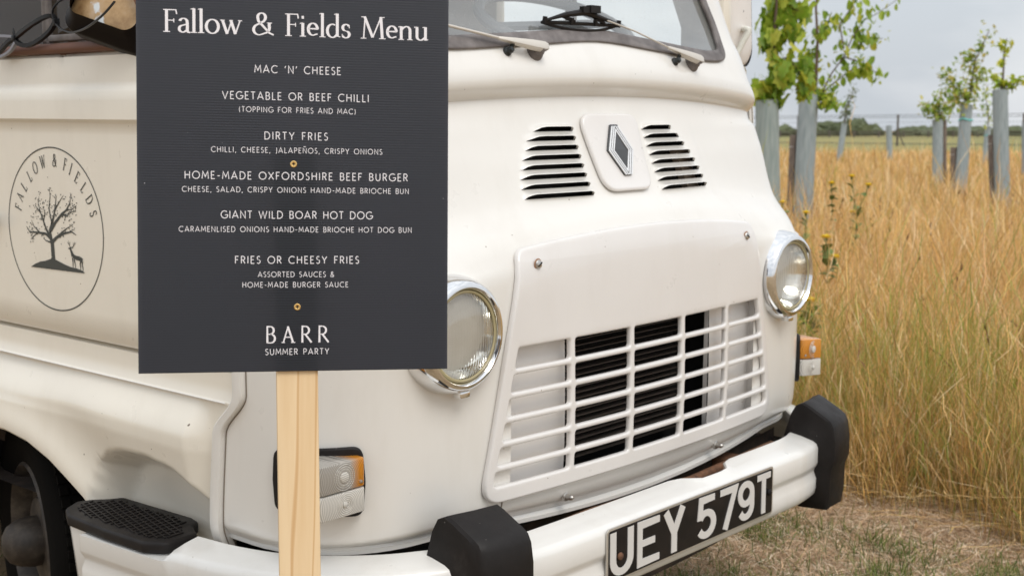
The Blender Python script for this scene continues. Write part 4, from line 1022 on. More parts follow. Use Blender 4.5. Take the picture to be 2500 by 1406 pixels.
# ---------------------------------------------------------------- black cable ties looped together on the door window
CT_ = thing('cable_ties', 'chain of black cable ties looped together by the rusty window sill of the cab door', 'cable ties', (-0.955,1.015,1.588))
def strap(name, pts, w, t, m=None):
    P = catm3(pts, 5); mb = MB(); rws = []
    for i, p in enumerate(P):
        d = (P[min(i+1, len(P)-1)]-P[max(0, i-1)]).normalized(); a = Vector((-1, 0, 0)); a = (a-d*a.dot(d)).normalized(); c = d.cross(a)
        rws.append([p+a*w+c*t, p+a*w-c*t, p-a*w-c*t, p-a*w+c*t])
    mb.grid(rws, True); mb.f.append((0, 1, 2, 3)); mb.f.append(tuple(len(mb.v)-4+i for i in (3, 2, 1, 0)))
    return obj(name, mb, m or TIE, CT_, bevel=.0004, seg=1)
def catm3(P, k):
    P = [Vector(p) for p in P]; Q = []
    for i in range(len(P)-1):
        a, b_, c, d = [P[max(0, min(len(P)-1, i+j))] for j in (-1, 0, 1, 2)]
        for s_ in range(k): t = s_/k; Q.append(((b_*2)+(c-a)*t+(a*2-b_*5+c*4-d)*t*t+(-a+b_*3-c*3+d)*t**3)*.5)
    return Q+[P[-1]]
TIE = mat('cable_tie_nylon', (.008, .008, .009), .4, 0, **{'Specular IOR Level': .25})
strap('tie', [(-0.955,1.155,1.54), (-0.955,1.107,1.561), (-0.955,1.065,1.581), (-0.953,1.036,1.59)], .0048, .0042)
strap('tie', [(-0.955,1.036,1.588), (-0.957,0.992,1.603), (-0.958,0.938,1.619), (-0.955,0.9,1.628), (-0.95,0.884,1.627), (-0.945,0.887,1.616), (-0.945,0.909,1.598), (-0.948,0.945,1.581), (-0.952,0.987,1.57), (-0.955,1.013,1.572), (-0.956,1.038,1.583)], .0048, .0042)
strap('tie', [(-0.955,1.131,1.595), (-0.956,1.084,1.593), (-0.957,1.039,1.59)], .004, .003, mat('pale_nylon', (.20, .20, .23), .35))
strap('tie', [(-0.958,1.031,1.577), (-0.958,1.051,1.562), (-0.957,1.086,1.551), (-0.957,1.142,1.543)], .004, .003, bpy.data.materials['pale_nylon'])
strap('tie', [(-0.957,0.868,1.617), (-0.957,0.875,1.631), (-0.957,0.869,1.644), (-0.957,0.848,1.655), (-0.957,0.82,1.663)], .0022, .0016)
strap('tie', [(-0.957,0.862,1.61), (-0.96,0.837,1.599), (-0.97,0.788,1.59), (-1,0.704,1.588), (-1.02,0.636,1.593), (-1.03,0.579,1.606), (-1.03,0.549,1.62), (-1.03,0.523,1.635)], .0022, .0016)
mb = MB(); mb.box((-0.957,1.036,1.587), (.006, .006, .006)); mb.box((-0.95,0.874,1.615), (.006, .005, .008)); mb.tube([(-0.957,1.036,1.587), (-0.957,1.041,1.608)], [.004, .002], 6)
obj('tie_head', mb, TIE, CT_, bevel=.0015)

# ---------------------------------------------------------------- menu sign on its post
SG = thing('menu_sign', 'dark grey menu board with white lettering on a pale pine post', 'sign', (-1.47936659, -.20738241, 1.08341142))
H_ = Vector((.79634941, -.6035382, -.02334334)); V_ = Vector((-.06851477, -.05188858, -.9957856)); Z_ = H_.cross(-V_)
SG.rotation_euler = Matrix((H_, -V_, Z_)).transposed().to_euler()
def sobj(o, parent=None):
    o.parent = parent or SG; o.location = (0, 0, 0); return o
BD = bpy.data.materials.new('printed_fluted_board'); BD.use_nodes = True
n, l, b = nodes(BD); b.inputs['Roughness'].default_value = .42; b.inputs['Specular IOR Level'].default_value = .42
t = n.new('ShaderNodeTexCoord'); wv = n.new('ShaderNodeTexWave'); wv.wave_type = 'BANDS'; wv.bands_direction = 'Y'; wv.inputs['Scale'].default_value = .31/.0035; wv.inputs['Distortion'].default_value = .25; wv.inputs['Detail'].default_value = 1
l.new(t.outputs['Object'], wv.inputs['Vector']); bumpn(BD, wv.outputs['Fac'], .20, .0009)
cbd = ramp(BD, noise(BD, 5, 4, .5, (1, .4, 1)), [(.3, (.006, .009, .014)), (.7, (.010, .012, .018))])
cbd = mixc(BD, ramp(BD, wv.outputs['Fac'], [(.35, (0, 0, 0)), (.75, (.4,)*3)]), cbd, (.004, .005, .009))
cbd = chips(BD, cbd, 70, .0006, (.4, .4, .42)); setc(BD, cbd)
ot = [q for q in n if q.type == 'OUTPUT_MATERIAL'][0]; tr = n.new('ShaderNodeBsdfTranslucent'); tr.inputs[0].default_value = (.10, .10, .115, 1)
ad = n.new('ShaderNodeAddShader'); l.new(b.outputs[0], ad.inputs[0]); l.new(tr.outputs[0], ad.inputs[1]); l.new(ad.outputs[0], ot.inputs[0])
BW, BH = .4178, .594
mb = MB(); mb.grid([[(u, v, 0) for u in (0, BW/2, BW)] for v in (0, BH/2, BH)])
BO = sobj(obj('board', mb, BD, SG)); 
mb = MB()
for k in range(int(BH/.0035)): mb.box((BW/2, .0017+.0035*k, -.002), (BW/2, .0002, .0018))
mb.quad([(0, 0, -.0003), (BW, 0, -.0003), (BW, 0, -.0042), (0, 0, -.0042)])
EDG = mat('board_core', (.30, .30, .32), .5); o = sobj(obj('flutes', mb, EDG, SG), BO); o['kind'] = 'stuff'
BS = mat('board_back', (.03, .03, .035), .5); n, l, b = nodes(BS); tr = n.new('ShaderNodeBsdfTranslucent'); tr.inputs[0].default_value = (.5, .5, .52, 1); ad = n.new('ShaderNodeAddShader'); ot = [q for q in n if q.type == 'OUTPUT_MATERIAL'][0]; l.new(b.outputs[0], ad.inputs[0]); l.new(tr.outputs[0], ad.inputs[1]); l.new(ad.outputs[0], ot.inputs[0])
mb = MB(); mb.quad([(0, 0, -.0042), (BW, 0, -.0042), (BW, BH, -.0042), (0, BH, -.0042)]); sobj(obj('back_sheet', mb, BS, SG), BO)
TX = mat('white_print', (.80, .77, .79), .5)
def tfn(x, y, k): return (x, y, .0003+.00003*k)
LINES = [('Fallow & Fields Menu', SER, .0341, .3908, .4547, .0298, .112, .040), ("MAC 'N' CHEESE", SANS, .1541, .2693, .4046, .0097, .118, 0), ('VEGETABLE OR BEEF CHILLI', SANS, .1113, .3073, .3686, .0097, .118, 0),
 ('(TOPPING FOR FRIES AND MAC)', SANS, .1333, .2894, .3516, .0069, .115, 0), ('DIRTY FRIES', SANS, .1668, .2515, .3154, .0097, .118, 0), ('CHILLI, CHEESE, JALAPE\u00d1OS, CRISPY ONIONS', SANS, .0965, .3259, .2973, .0069, .115, 0),
 ('HOME-MADE OXFORDSHIRE BEEF BURGER', SANS, .0616, .3612, .2612, .0097, .118, 0), ('CHEESE, SALAD, CRISPY ONIONS HAND-MADE BRIOCHE BUN', SANS, .0583, .3629, .2437, .0069, .115, 0), ('GIANT WILD BOAR HOT DOG', SANS, .109, .3125, .2086, .0097, .118, 0),
 ('CARAMENLISED ONIONS HAND-MADE BRIOCHE HOT DOG BUN', SANS, .0538, .367, .1902, .0069, .115, 0), ('FRIES OR CHEESY FRIES', SANS, .1272, .294, .1475, .0096, .118, 0), ('ASSORTED SAUCES &', SANS, .1576, .2604, .1291, .0069, .115, 0),
 ('HOME-MADE BURGER SAUCE', SANS, .1369, .2794, .1150, .0069, .115, 0), ('BARR', SER, .1672, .2531, .0393, .0222, .125, .060), ('SUMMER PARTY', SANS, .1672, .2531, .0230, .0079, .115, 0)]
for tx_, fo, u0, u1, v, h, bo, th in LINES:
    o = lettering('lettering', tx_, fo, h, u0, u1, tfn, TX, SG, bold=bo, thin=th, base=v, space=.34 if fo is SER else .40, xs=1.16 if tx_[0:3] == 'Fal' else (1 if fo is SER else .95))
    sobj(o, BO)
BRASS = mat('brass_screw', (.80, .52, .20), .25, 1.)
for u, v in ((.2056, .2823), (.2103, .0881)):
    mb = MB(); mb.lathe([(.0046, -.001), (.0046, .0008), (.0038, .0014), (.0015, .0013), (0, .0004)], (u, v, 0), (0, 0, 1), 20, (0, 1, 0)); o = sobj(obj('screw', mb, BRASS, SG), BO)
    mb = MB(); mb.box((u, v, .0015), (.0022, .0005, .0003)); mb.box((u, v, .0016), (.0005, .0022, .0003)); sobj(obj('screw_recess', mb, BLACK, SG), o)
WD = mat('pine', (.72, .53, .31), .6)
wv_c = noise(WD, 9, 5, .5, (6, .35, 6)); n, l, b = nodes(WD)
wd = n.new('ShaderNodeTexWave'); wd.wave_type = 'BANDS'; wd.bands_direction = 'X'; wd.inputs['Scale'].default_value = 9; wd.inputs['Distortion'].default_value = 12; wd.inputs['Detail'].default_value = 3; wd.inputs['Detail Scale'].default_value = .6
t = n.new('ShaderNodeTexCoord'); mpw = n.new('ShaderNodeMapping'); mpw.inputs['Scale'].default_value = (1, .12, 1); l.new(t.outputs['Object'], mpw.inputs[0]); l.new(mpw.outputs[0], wd.inputs['Vector'])
cw = ramp(WD, wv_c, [(.3, (.70, .49, .27)), (.7, (.79, .60, .37))]); cw = mixc(WD, ramp(WD, wd.outputs['Fac'], [(.0, (.75,)*3), (.045, (0, 0, 0))]), cw, (.56, .32, .13)); setc(WD, cw); bumpn(WD, wv_c, .06, .002)
mb = MB(); rws = []
for v in (.300, .05, -.1, -.3, -.6, -.9, -1.05, -1.16):
    c = .2103-.0127*v; hw = .0283 if v > -1.06 else .004; z0 = -.0046; z1 = -.031
    if v < -1.1: z0, z1 = -.016, -.02
    rws.append([(c-hw, v, z0), (c+hw, v, z0), (c+hw, v, z1), (c-hw, v, z1)])
mb.grid(rws, True); mb.f.append((0, 1, 2, 3)); mb.f.append(tuple(len(mb.v)-4+i for i in (3, 2, 1, 0)))
sobj(obj('post', mb, WD, SG, bevel=.0022))
# ---------------------------------------------------------------- ground
VD = Vector((-RT[0][1]*0+.751291146*0+.0, 0, 0))
FX, FYd = .7513, .6600       # horizontal view direction
def GZ(x, y):
    d = (x-CAM.x)*.7512911+(y-CAM.y)*.6599709
    z = -.0157*max(0, d-4.5)
    return z+.012*math.sin(x*1.7+y*.6)*math.cos(y*1.3)*min(1, max(0, (d-3)/4))
def gz_np(x, y):
    d = (x-CAM.x)*.7512911+(y-CAM.y)*.6599709
    return -.0157*np.maximum(0, d-4.5)+.012*np.sin(x*1.7+y*.6)*np.cos(y*1.3)*np.clip((d-3)/4, 0, 1)
GM = mat('dry_field_soil', (.30, .21, .12), .95)
c = ramp(GM, noise(GM, 1.1, 6, .6), [(.30, (.34, .23, .13)), (.55, (.52, .37, .21)), (.8, (.62, .45, .26))]); c = mixc(GM, ramp(GM, noise(GM, 35, 6, .7), [(.4, (0, 0, 0)), (.7, (.8,)*3)]), c, (.15, .11, .06)); setc(GM, c); bumpn(GM, noise(GM, 60, 5, .7), .8, .03)
mb = MB(); X_ = sorted(set([-900, -500, -250, -120, -60, -30, -15]+[i*.5-8 for i in range(48)]+[18, 24, 32, 45, 60, 80, 110, 150, 220, 330, 500, 750, 1100]))
mb.grid([[(x, y, GZ(x, y)) for x in X_] for y in X_])
g = obj('ground', mb, GM, None); g['kind'] = 'structure'
PM = mat('mown_pasture', (.32, .30, .12), .95); c = ramp(PM, noise(PM, .05, 5, .6, (1, 1, 1)), [(.3, (.33, .25, .09)), (.6, (.20, .20, .06)), (.8, (.38, .28, .11))]); setc(PM, c); bumpn(PM, noise(PM, 3, 5, .7), .5, .1)
R_v = lambda d, s_: (CAM.x+.7512911*d+.6599709*s_, CAM.y+.6599709*d-.7512911*s_)
mb = MB()
mb.grid([[(lambda p: (p[0], p[1], GZ(*p)+.05))(R_v(d+(s_*-.05), s_)) for s_ in range(-100, 201, 20)] for d in (60, 75, 95, 110, 140, 180, 240, 320, 420, 520)])
g = obj('pasture', mb, PM, None); g['kind'] = 'structure'
# ---- grass
def blades(name, x, y, h, w, lean, seed, cols, base_cols, m, prof, lay=None, shift=None):
    rg = np.random.default_rng(seed); n = len(x); T = np.array(prof[0]); Wp = np.array(prof[1]); k = len(T)
    z = gz_np(x, y)+(0 if lay is None else .011+rg.uniform(0, .016, n)); ph = rg.normal(lean[2], lean[3], n) if len(lean) > 2 else rg.uniform(0, 2*np.pi, n)
    ln = h*np.abs(rg.normal(lean[0], lean[1], n)); up = np.sqrt(np.maximum(h*h*.12, h*h-ln*ln*.8))
    if lay is not None: up = up*lay
    wa = rg.uniform(0, 2*np.pi, n); P = np.zeros((n, k, 2, 3), np.float32)
    kink = rg.normal(0, .018, (n, k))*h[:, None]
    for i, t in enumerate(T):
        cx = x+np.cos(ph)*ln*t**1.8+kink[:, i]*t*np.sin(ph); cy = y+np.sin(ph)*ln*t**1.8-kink[:, i]*t*np.cos(ph); cz = z-.01+up*(t-.18*t*t*(ln/h))
        for s_ in (0, 1):
            q = (s_-.5)*w*Wp[i]; P[:, i, s_, 0] = cx+np.cos(wa)*q; P[:, i, s_, 1] = cy+np.sin(wa)*q; P[:, i, s_, 2] = cz
    nv = n*k*2; idx = np.arange(n)[:, None, None]*(2*k)+np.arange(k-1)[None, :, None]*2+np.array([0, 1, 3, 2])[None, None, :]
    me = bpy.data.meshes.new(name); me.vertices.add(nv); me.vertices.foreach_set('co', P.reshape(-1)); nf = n*(k-1)
    me.loops.add(nf*4); me.loops.foreach_set('vertex_index', idx.reshape(-1).astype(np.int32)); me.polygons.add(nf)
    me.polygons.foreach_set('loop_start', np.arange(0, nf*4, 4, dtype=np.int32)); me.polygons.foreach_set('loop_total', np.full(nf, 4, np.int32)); me.update(); me.validate()
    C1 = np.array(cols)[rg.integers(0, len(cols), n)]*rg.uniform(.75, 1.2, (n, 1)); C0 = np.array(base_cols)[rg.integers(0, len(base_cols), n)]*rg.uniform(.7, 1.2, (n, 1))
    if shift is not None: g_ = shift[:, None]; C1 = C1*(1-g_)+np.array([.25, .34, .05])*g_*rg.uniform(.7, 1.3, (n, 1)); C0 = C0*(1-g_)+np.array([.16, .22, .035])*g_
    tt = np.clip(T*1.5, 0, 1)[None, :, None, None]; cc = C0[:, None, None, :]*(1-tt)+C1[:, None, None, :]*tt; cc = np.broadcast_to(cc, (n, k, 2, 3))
    ca = np.ones((nv, 4), np.float32); ca[:, :3] = cc.reshape(-1, 3); at = me.color_attributes.new('tint', 'FLOAT_COLOR', 'POINT'); at.data.foreach_set('color', ca.reshape(-1))
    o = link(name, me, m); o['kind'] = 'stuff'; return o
def tintmat(name, rough=.7, trans=.25, spec=.3):
    m = mat(name, (.5, .4, .2), rough); n, l, b = nodes(m); a = n.new('ShaderNodeVertexColor'); a.layer_name = 'tint'; l.new(a.outputs[0], b.inputs['Base Color']); b.inputs['Specular IOR Level'].default_value = spec
    tr = n.new('ShaderNodeBsdfTranslucent'); l.new(a.outputs[0], tr.inputs[0]); x = n.new('ShaderNodeMixShader'); x.inputs[0].default_value = trans
    o = [q for q in n if q.type == 'OUTPUT_MATERIAL'][0]; l.new(b.outputs[0], x.inputs[1]); l.new(tr.outputs[0], x.inputs[2]); l.new(x.outputs[0], o.inputs[0]); return m
GR = tintmat('dry_grass')
rg = np.random.default_rng(11)
def edge_x(y): return 1.90+.10*np.sin(y*3.1)+.06*np.sin(y*8.3+1)+.35*np.clip(y-1.2, 0, 3)*.0
def patch(d0, d1, p0, p1, dens):
    a = (p0-1250)/3251.4; b_ = (p1-1250)/3251.4; area = (b_-a)*(d1*d1-d0*d0)/2; n = int(area*dens)
    d = np.sqrt(rg.uniform(d0*d0, d1*d1, n)); s_ = d*rg.uniform(a, b_, n); return CAM.x+.7512911*d+.6599709*s_, CAM.y+.6599709*d-.7512911*s_, d
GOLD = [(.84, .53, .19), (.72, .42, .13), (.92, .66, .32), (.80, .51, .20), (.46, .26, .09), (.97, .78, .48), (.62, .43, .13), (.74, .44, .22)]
BASE = [(.36, .22, .08), (.26, .17, .06), (.33, .17, .06), (.20, .19, .04)]  # brown thatch at the feet, darkened to paint in shaded gaps between blades
P1 = ((0, .25, .5, .72, .82, .92, 1), (1, .9, .75, .55, 1.7, 1.2, .05)); P2 = ((0, .3, .6, .85, 1), (1, .95, .8, .5, .05)); P3 = ((0, .5, .85, 1), (1, .9, .8, .1))
for i, (d0, d1, dens, wk) in enumerate(((3.2, 6.0, 7200, .62), (6.0, 9, 4300, .72), (9, 14, 1700, 1.1), (14, 24, 420, 2.3), (24, 40, 150, 3.5), (40, 62, 60, 6))):
    x, y, d = patch(d0, d1, 1600 if i < 3 else 1800, 3050 if i < 2 else 2750, dens)
    k = (x > edge_x(y)+rg.exponential(.10, len(x))*0+rg.normal(0, .05, len(x))); pn = .5+.28*np.sin(x*4.1+y*2.3)*np.sin(y*3.7-x*1.9+1)+.22*np.sin(x*9.7-y*6.1)*np.sin(y*11.3+x*3.1); k &= rg.random(len(x)) < .45+.75*pn; x, y, d, pn = x[k], y[k], d[k], pn[k]; n = len(x)
    e = np.clip((x-edge_x(y))/.35, .0, 1)
    h = (rg.gamma(10, .51/10, n)+.02)*(.50+.50*e)*(.78+.44*pn); tall = rg.random(n) < .06; h[tall] *= 1.35
    gp = np.clip(np.sin(x*2.3+1.2)*np.sin(y*1.9+.4)*.6+.42, 0, 1)*np.clip(1.4-(x-1.9)/1.6, .12, 1)*.9
    gs = (rg.random(n) < gp*.80).astype(float)*rg.uniform(.5, 1, n)
    m_ = rg.random(n) < .45
    for sel, pr, ww in ((m_, P1 if i < 3 else P3, .0028), (~m_, P2 if i < 3 else P3, .0042)):
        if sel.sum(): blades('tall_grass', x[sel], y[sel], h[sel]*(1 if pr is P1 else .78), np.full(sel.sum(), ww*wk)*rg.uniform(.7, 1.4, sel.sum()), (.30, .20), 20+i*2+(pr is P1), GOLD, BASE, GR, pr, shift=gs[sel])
for d0, d1, p0, p1, dens, wk in ((3.0, 9, 3050, 4300, 1300, 1.0), (9, 42, 2750, 4300, 60, 3.5), (9, 30, 500, 1600, 70, 3), (30, 62, 500, 1800, 22, 7)):
    x, y, d = patch(d0, d1, p0, p1, dens); k = x > edge_x(y); x, y, d = x[k], y[k], d[k]; n = len(x)
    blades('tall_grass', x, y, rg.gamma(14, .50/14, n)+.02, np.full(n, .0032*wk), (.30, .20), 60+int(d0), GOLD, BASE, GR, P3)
# leaning and fallen stems along the edge
x, y, d = patch(4.6, 16, 1800, 2700, 3.2); k = x > edge_x(y)+.15; x, y = x[k], y[k]; blades('weed_stalks', x, y, rg.uniform(.5, .78, len(x)), np.full(len(x), .006), (.22, .15), 90, [(.16, .075, .035), (.24, .13, .06), (.12, .05, .03)], [(.15, .12, .04)], GR, ((0, .3, .6, .8, .86, .9, .94, .98, 1), (.5, .45, .4, .4, 2.2, .8, 2.6, 1.6, .2)))
n = 900; y = rg.uniform(-1.3, 2.6, n); x = edge_x(y)+rg.normal(.12, .14, n); blades('fallen_stems', x, y, rg.uniform(.25, .6, n), np.full(n, .0022), (.85, .12, math.pi, .9), 77, GOLD, GOLD, GR, P1, lay=.5)
# mown strip: flattened straw with some green
n = 120000; x = rg.uniform(.3, 2.15, n); y = rg.uniform(-1.3, 1.8, n); gf = .5+.30*np.sin(x*3.1+y*1.7+.8)*np.sin(y*2.6-x*1.3+1.9)+.22*np.sin(x*7.3-y*4.1)*np.sin(y*8.9+x*2.2)+.12*np.sin(x*19+y*5)*np.sin(y*23-x*7); gg = rg.random(n) < np.clip((gf-.30)*2.4, .08, .85)*np.clip((1.66-x)*3, .04, 1)
ST = [(.80, .57, .36), (.93, .74, .53), (.64, .43, .26), (.42, .27, .16), (.96, .84, .66), (.30, .19, .11)]
q = ~gg; blades('mown_straw', x[q], y[q], rg.uniform(.02, .085, q.sum()), rg.uniform(.0016, .0036, q.sum()), (.8, .25), 81, ST, [(.40, .27, .15), (.55, .39, .24)], GR, P2, lay=rg.uniform(.05, .38, q.sum()))
q = gg; blades('mown_grass', x[q], y[q], rg.uniform(.04, .09, q.sum()), np.full(q.sum(), .0036), (.6, .3), 82, [(.13, .19, .045), (.20, .25, .06), (.28, .29, .085), (.10, .14, .035)], [(.10, .10, .03)], GR, P2)
n = 15000; x = rg.uniform(.3, 2.2, n); y = rg.uniform(-1.3, 1.6, n); blades('cut_straw', x, y, rg.uniform(.05, .15, n), rg.uniform(.0026, .0048, n), (.85, .12), 84, ST, ST, GR, P2, lay=rg.uniform(.03, .30, n))
n = 16000; x = rg.uniform(-3.2, .4, n); y = rg.uniform(-1.5, 5.5, n); blades('mown_grass', x, y, rg.uniform(.03, .08, n), np.full(n, .005), (.6, .3), 83, ST+[(.12, .15, .04)]*4, [(.12, .10, .05)], GR, P2)
# ---------------------------------------------------------------- leaves and young trees
def leafmesh(name, kind, m):
    if kind == 'maple': O = [(0, -.5), (.10, -.36), (.34, -.42), (.30, -.16), (.52, .02), (.30, .12), (.30, .34), (.12, .26), (0, .56)]
    elif kind == 'round': O = [(0, -.5), (.22, -.42), (.38, -.18), (.42, .08), (.30, .32), (.12, .44), (0, .52)]
    else: O = [(0, -.5), (.14, -.30), (.22, 0), (.15, .28), (0, .52)]
    mb = MB(); zf = lambda x, y: .30*abs(x)-.28*y*y
    for s_ in (-1, 1):
        for i in range(len(O)-1):
            a, b_ = O[i], O[i+1]; ya, yb = a[1], b_[1]
            mb.quad([(0, ya, zf(0, ya)), (s_*a[0], ya, zf(a[0], ya)), (s_*b_[0], yb, zf(b_[0], yb)), (0, yb, zf(0, yb))])
    mb.tube([(0, -.5, -.07), (0, -.75, -.05)], .012, 4)
    me = bpy.data.meshes.new(name); me.from_pydata(mb.v, [], mb.f); me.validate(); me.shade_smooth(); me.materials.append(m); return me
LF = mat('leaf_green', (.2, .28, .04), .5); n_, l_, b__ = nodes(LF); oi = n_.new('ShaderNodeObjectInfo')
lc = ramp(LF, oi.outputs['Random'], [(0, (.13, .24, .02)), (.35, (.25, .40, .035)), (.7, (.40, .52, .05)), (1, (.60, .58, .08))]); lc = mixc(LF, ramp(LF, noise(LF, 3, 4), [(.45, (0, 0, 0)), (.75, (.4,)*3)]), lc, (.38, .33, .06)); setc(LF, lc)
tr = n_.new('ShaderNodeBsdfTranslucent'); l_.new(lc, tr.inputs[0]); xs_ = n_.new('ShaderNodeMixShader'); xs_.inputs[0].default_value = .42; ot = [q for q in n_ if q.type == 'OUTPUT_MATERIAL'][0]
l_.new(b__.outputs[0], xs_.inputs[1]); l_.new(tr.outputs[0], xs_.inputs[2]); l_.new(xs_.outputs[0], ot.inputs[0])
FOL = tintmat('sapling_foliage', .5, .42, .4)
MAPLE = leafmesh('leaf', 'maple', LF); ROUND = leafmesh('leaf', 'round', LF)
BARK = mat('young_bark', (.10, .065, .04), .8)
def interp(P, t):
    t *= len(P)-1; i = min(len(P)-2, int(t)); return Vector(P[i]).lerp(Vector(P[i+1]), t-i)
def foliage(name, pts, size, seed, parent, cols, kind='long'):
    r = random.Random(seed); V = []; F = []; Cc = []
    for p in pts:
        s_ = size*r.uniform(.6, 1.3); M3 = Matrix.Rotation(r.uniform(0, 6.3), 3, 'Z') @ Matrix.Rotation(r.uniform(-.4, 1.5), 3, 'X') @ Matrix.Rotation(r.uniform(-.6, .6), 3, 'Y')
        b0 = len(V); O = [(0, -.5, 0), (.26, -.2, .08), (.24, .18, .06), (0, .5, -.08), (-.24, .18, .06), (-.26, -.2, .08)]
        for q in O: V.append(tuple(M3 @ (Vector(q)*s_)+p))
        F += [(b0, b0+1, b0+2, b0+3), (b0, b0+3, b0+4, b0+5)]; c = r.choice(cols); k = r.uniform(.7, 1.25); Cc += [(c[0]*k, c[1]*k, c[2]*k, 1)]*6
    me = bpy.data.meshes.new(name); me.from_pydata(V, [], F); at = me.color_attributes.new('tint', 'FLOAT_COLOR', 'POINT'); at.data.foreach_set('color', np.array(Cc, np.float32).reshape(-1))
    o = link(name, me, FOL, parent); o['kind'] = 'stuff'; return o
GC = [(.16, .28, .03), (.28, .42, .04), (.42, .52, .05), (.54, .54, .08)]
GM_ = {}
def guardmat(k):
    if k not in GM_:
        m = mat('tree_tube_plastic', (.30, .37, .38), .45); c = ramp(m, noise(m, 5, 4, .5, (8, 8, .3)), [(.3, (.27, .32, .325)), (.7, (.40, .45, .45))] if k else [(.3, (.27, .33, .31)), (.7, (.42, .47, .44))]); setc(m, c)
        n, l, b = nodes(m); tr = n.new('ShaderNodeBsdfTranslucent'); l.new(c, tr.inputs[0]); x = n.new('ShaderNodeMixShader'); x.inputs[0].default_value = .25; ot = [q for q in n if q.type == 'OUTPUT_MATERIAL'][0]
        l.new(b.outputs[0], x.inputs[1]); l.new(tr.outputs[0], x.inputs[2]); l.new(x.outputs[0], ot.inputs[0]); GM_[k] = m
    return GM_[k]
STK = mat('weathered_stake', (.16, .12, .09), .85); setc(STK, ramp(STK, noise(STK, 12, 5, .6, (4, 4, .5)), [(.3, (.09, .065, .05)), (.7, (.24, .19, .15))]))
TIEM = mat('cyan_tie', (.15, .62, .60), .5)
def guard(top, foot, r, label, k=1, tie=None):
    top = Vector(top); foot = Vector((foot[0], foot[1], GZ(foot[0], foot[1])))
    g = thing('tree_guard', label, 'tree guard', foot, 'pale plastic guards round the young trees')
    mb = MB(); ax = (top-foot).normalized(); L = (top-foot).length; rnd = random.Random(int(top.x*100)); n_s = 28; rws = []
    a = ax.orthogonal().normalized(); c = ax.cross(a)
    for t in (0, .15, .3, .45, .6, .75, .9, 1):
        row = []
        for i in range(n_s):
            an = 2*math.pi*i/n_s; sq = 1+.05*math.cos(3*an+t*2)+.03*math.cos(7*an)+(.012*math.sin(9*t+an)); row.append(foot+ax*(L*t)+(a*math.cos(an)+c*math.sin(an))*r*sq)
        rws.append(row)
    inner = [[p+(foot+ax*(p-foot).dot(ax)-p).normalized()*.004 for p in rw] for rw in reversed(rws[-3:])]
    mb.grid(rws+inner, True); obj('tube', mb, guardmat(k), g, sharp=60, recalc=False)
    mb = MB(); mb.tube([foot+ax*L*.02+a*r*1.02, foot+ax*L+a*r*1.02], .004, 6); mb.tube([rws[-1][i] for i in list(range(n_s))+[0]], .0035, 5, False); obj('seam_bead', mb, guardmat(k), g)
    for tt in (tie or []):
        mb = MB(); mb.tube([foot+ax*L*tt+(a*math.cos(an*.3)+c*math.sin(an*.3))*r*1.07+ax*.01*math.sin(an) for an in range(22)], .012, 6, False); obj('tie', mb, TIEM, g)
    return g, foot, ax, L
def stake(top, foot, w, label):
    foot = Vector((foot[0], foot[1], GZ(foot[0], foot[1]))); s_ = thing('wooden_stake', label, 'stake', foot, 'brown stakes beside the tree guards'); top = Vector(top)
    mb = MB(); rws = []
    for p, k in ((foot-Vector((0, 0, .05)), 1), (foot.lerp(top, .5), 1.02), (top, 1)): rws.append([p+Vector((x*w*k, y*w*k, 0)) for x, y in ((-1, -1), (1, -1), (1, 1), (-1, 1))])
    mb.grid(rws, True); mb.f.append((3, 2, 1, 0)); mb.f.append(tuple(len(mb.v)-4+i for i in range(4))); obj('shaft', mb, STK, s_, bevel=w*.12)
    mb = MB(); mb.tube([top+Vector((0, 0, -.12))+Vector((math.cos(a_)*w*1.5, math.sin(a_)*w*1.5, 0)) for a_ in [i*.7 for i in range(10)]], .004, 5, False); obj('wire', mb, STEEL, s_)
def ltree(top, foot, label, branches, nleaf, lsize, me, seed, stuffn=0, droop=.6, spread=.10, extra=(), fs=.055, cols=GC, cat='tree'):
    foot = Vector((foot[0], foot[1], GZ(foot[0], foot[1]))); t = thing('young_tree', label, cat, foot, 'young trees in plastic guards'); r = random.Random(seed); top = Vector(top)
    tip = Vector(branches[0][-1])
    mb = MB(); P = [foot, foot.lerp(top, .5), top]+[Vector(p) for p in branches[0][1:]]; mb.tube(P, [.024-.017*i/(len(P)-1) for i in range(len(P))], 8); obj('trunk', mb, BARK, t)
    for b_ in branches[1:]:
        mb = MB(); mb.tube(b_, [.009-.006*i/(len(b_)-1) for i in range(len(b_))], 6); obj('branch', mb, BARK, t)
    for i in range(nleaf):
        b_ = r.choice(branches); p = interp(b_, r.random()**.85)+Vector((r.gauss(0, spread), r.gauss(0, spread), r.gauss(0, spread*.8)-.03))
        o = bpy.data.objects.new('leaf', me); COL.objects.link(o); o.parent = t; o.location = p-t.location; s_ = lsize*r.uniform(.6, 1.25); o.scale = (s_*.85, s_*1.2, s_)
        o.rotation_euler = (r.uniform(-1.9, -.6)*droop*1.6, r.uniform(-.5, .5), r.uniform(0, 6.28))
    if stuffn:
        pts = []
        for i in range(stuffn): b_ = r.choice(list(branches)+list(extra)); pts.append(interp(b_, r.random())+Vector((r.gauss(0, spread), r.gauss(0, spread), r.gauss(0, spread))))
        foliage('foliage', pts, fs, seed+1, t, cols)
    return t
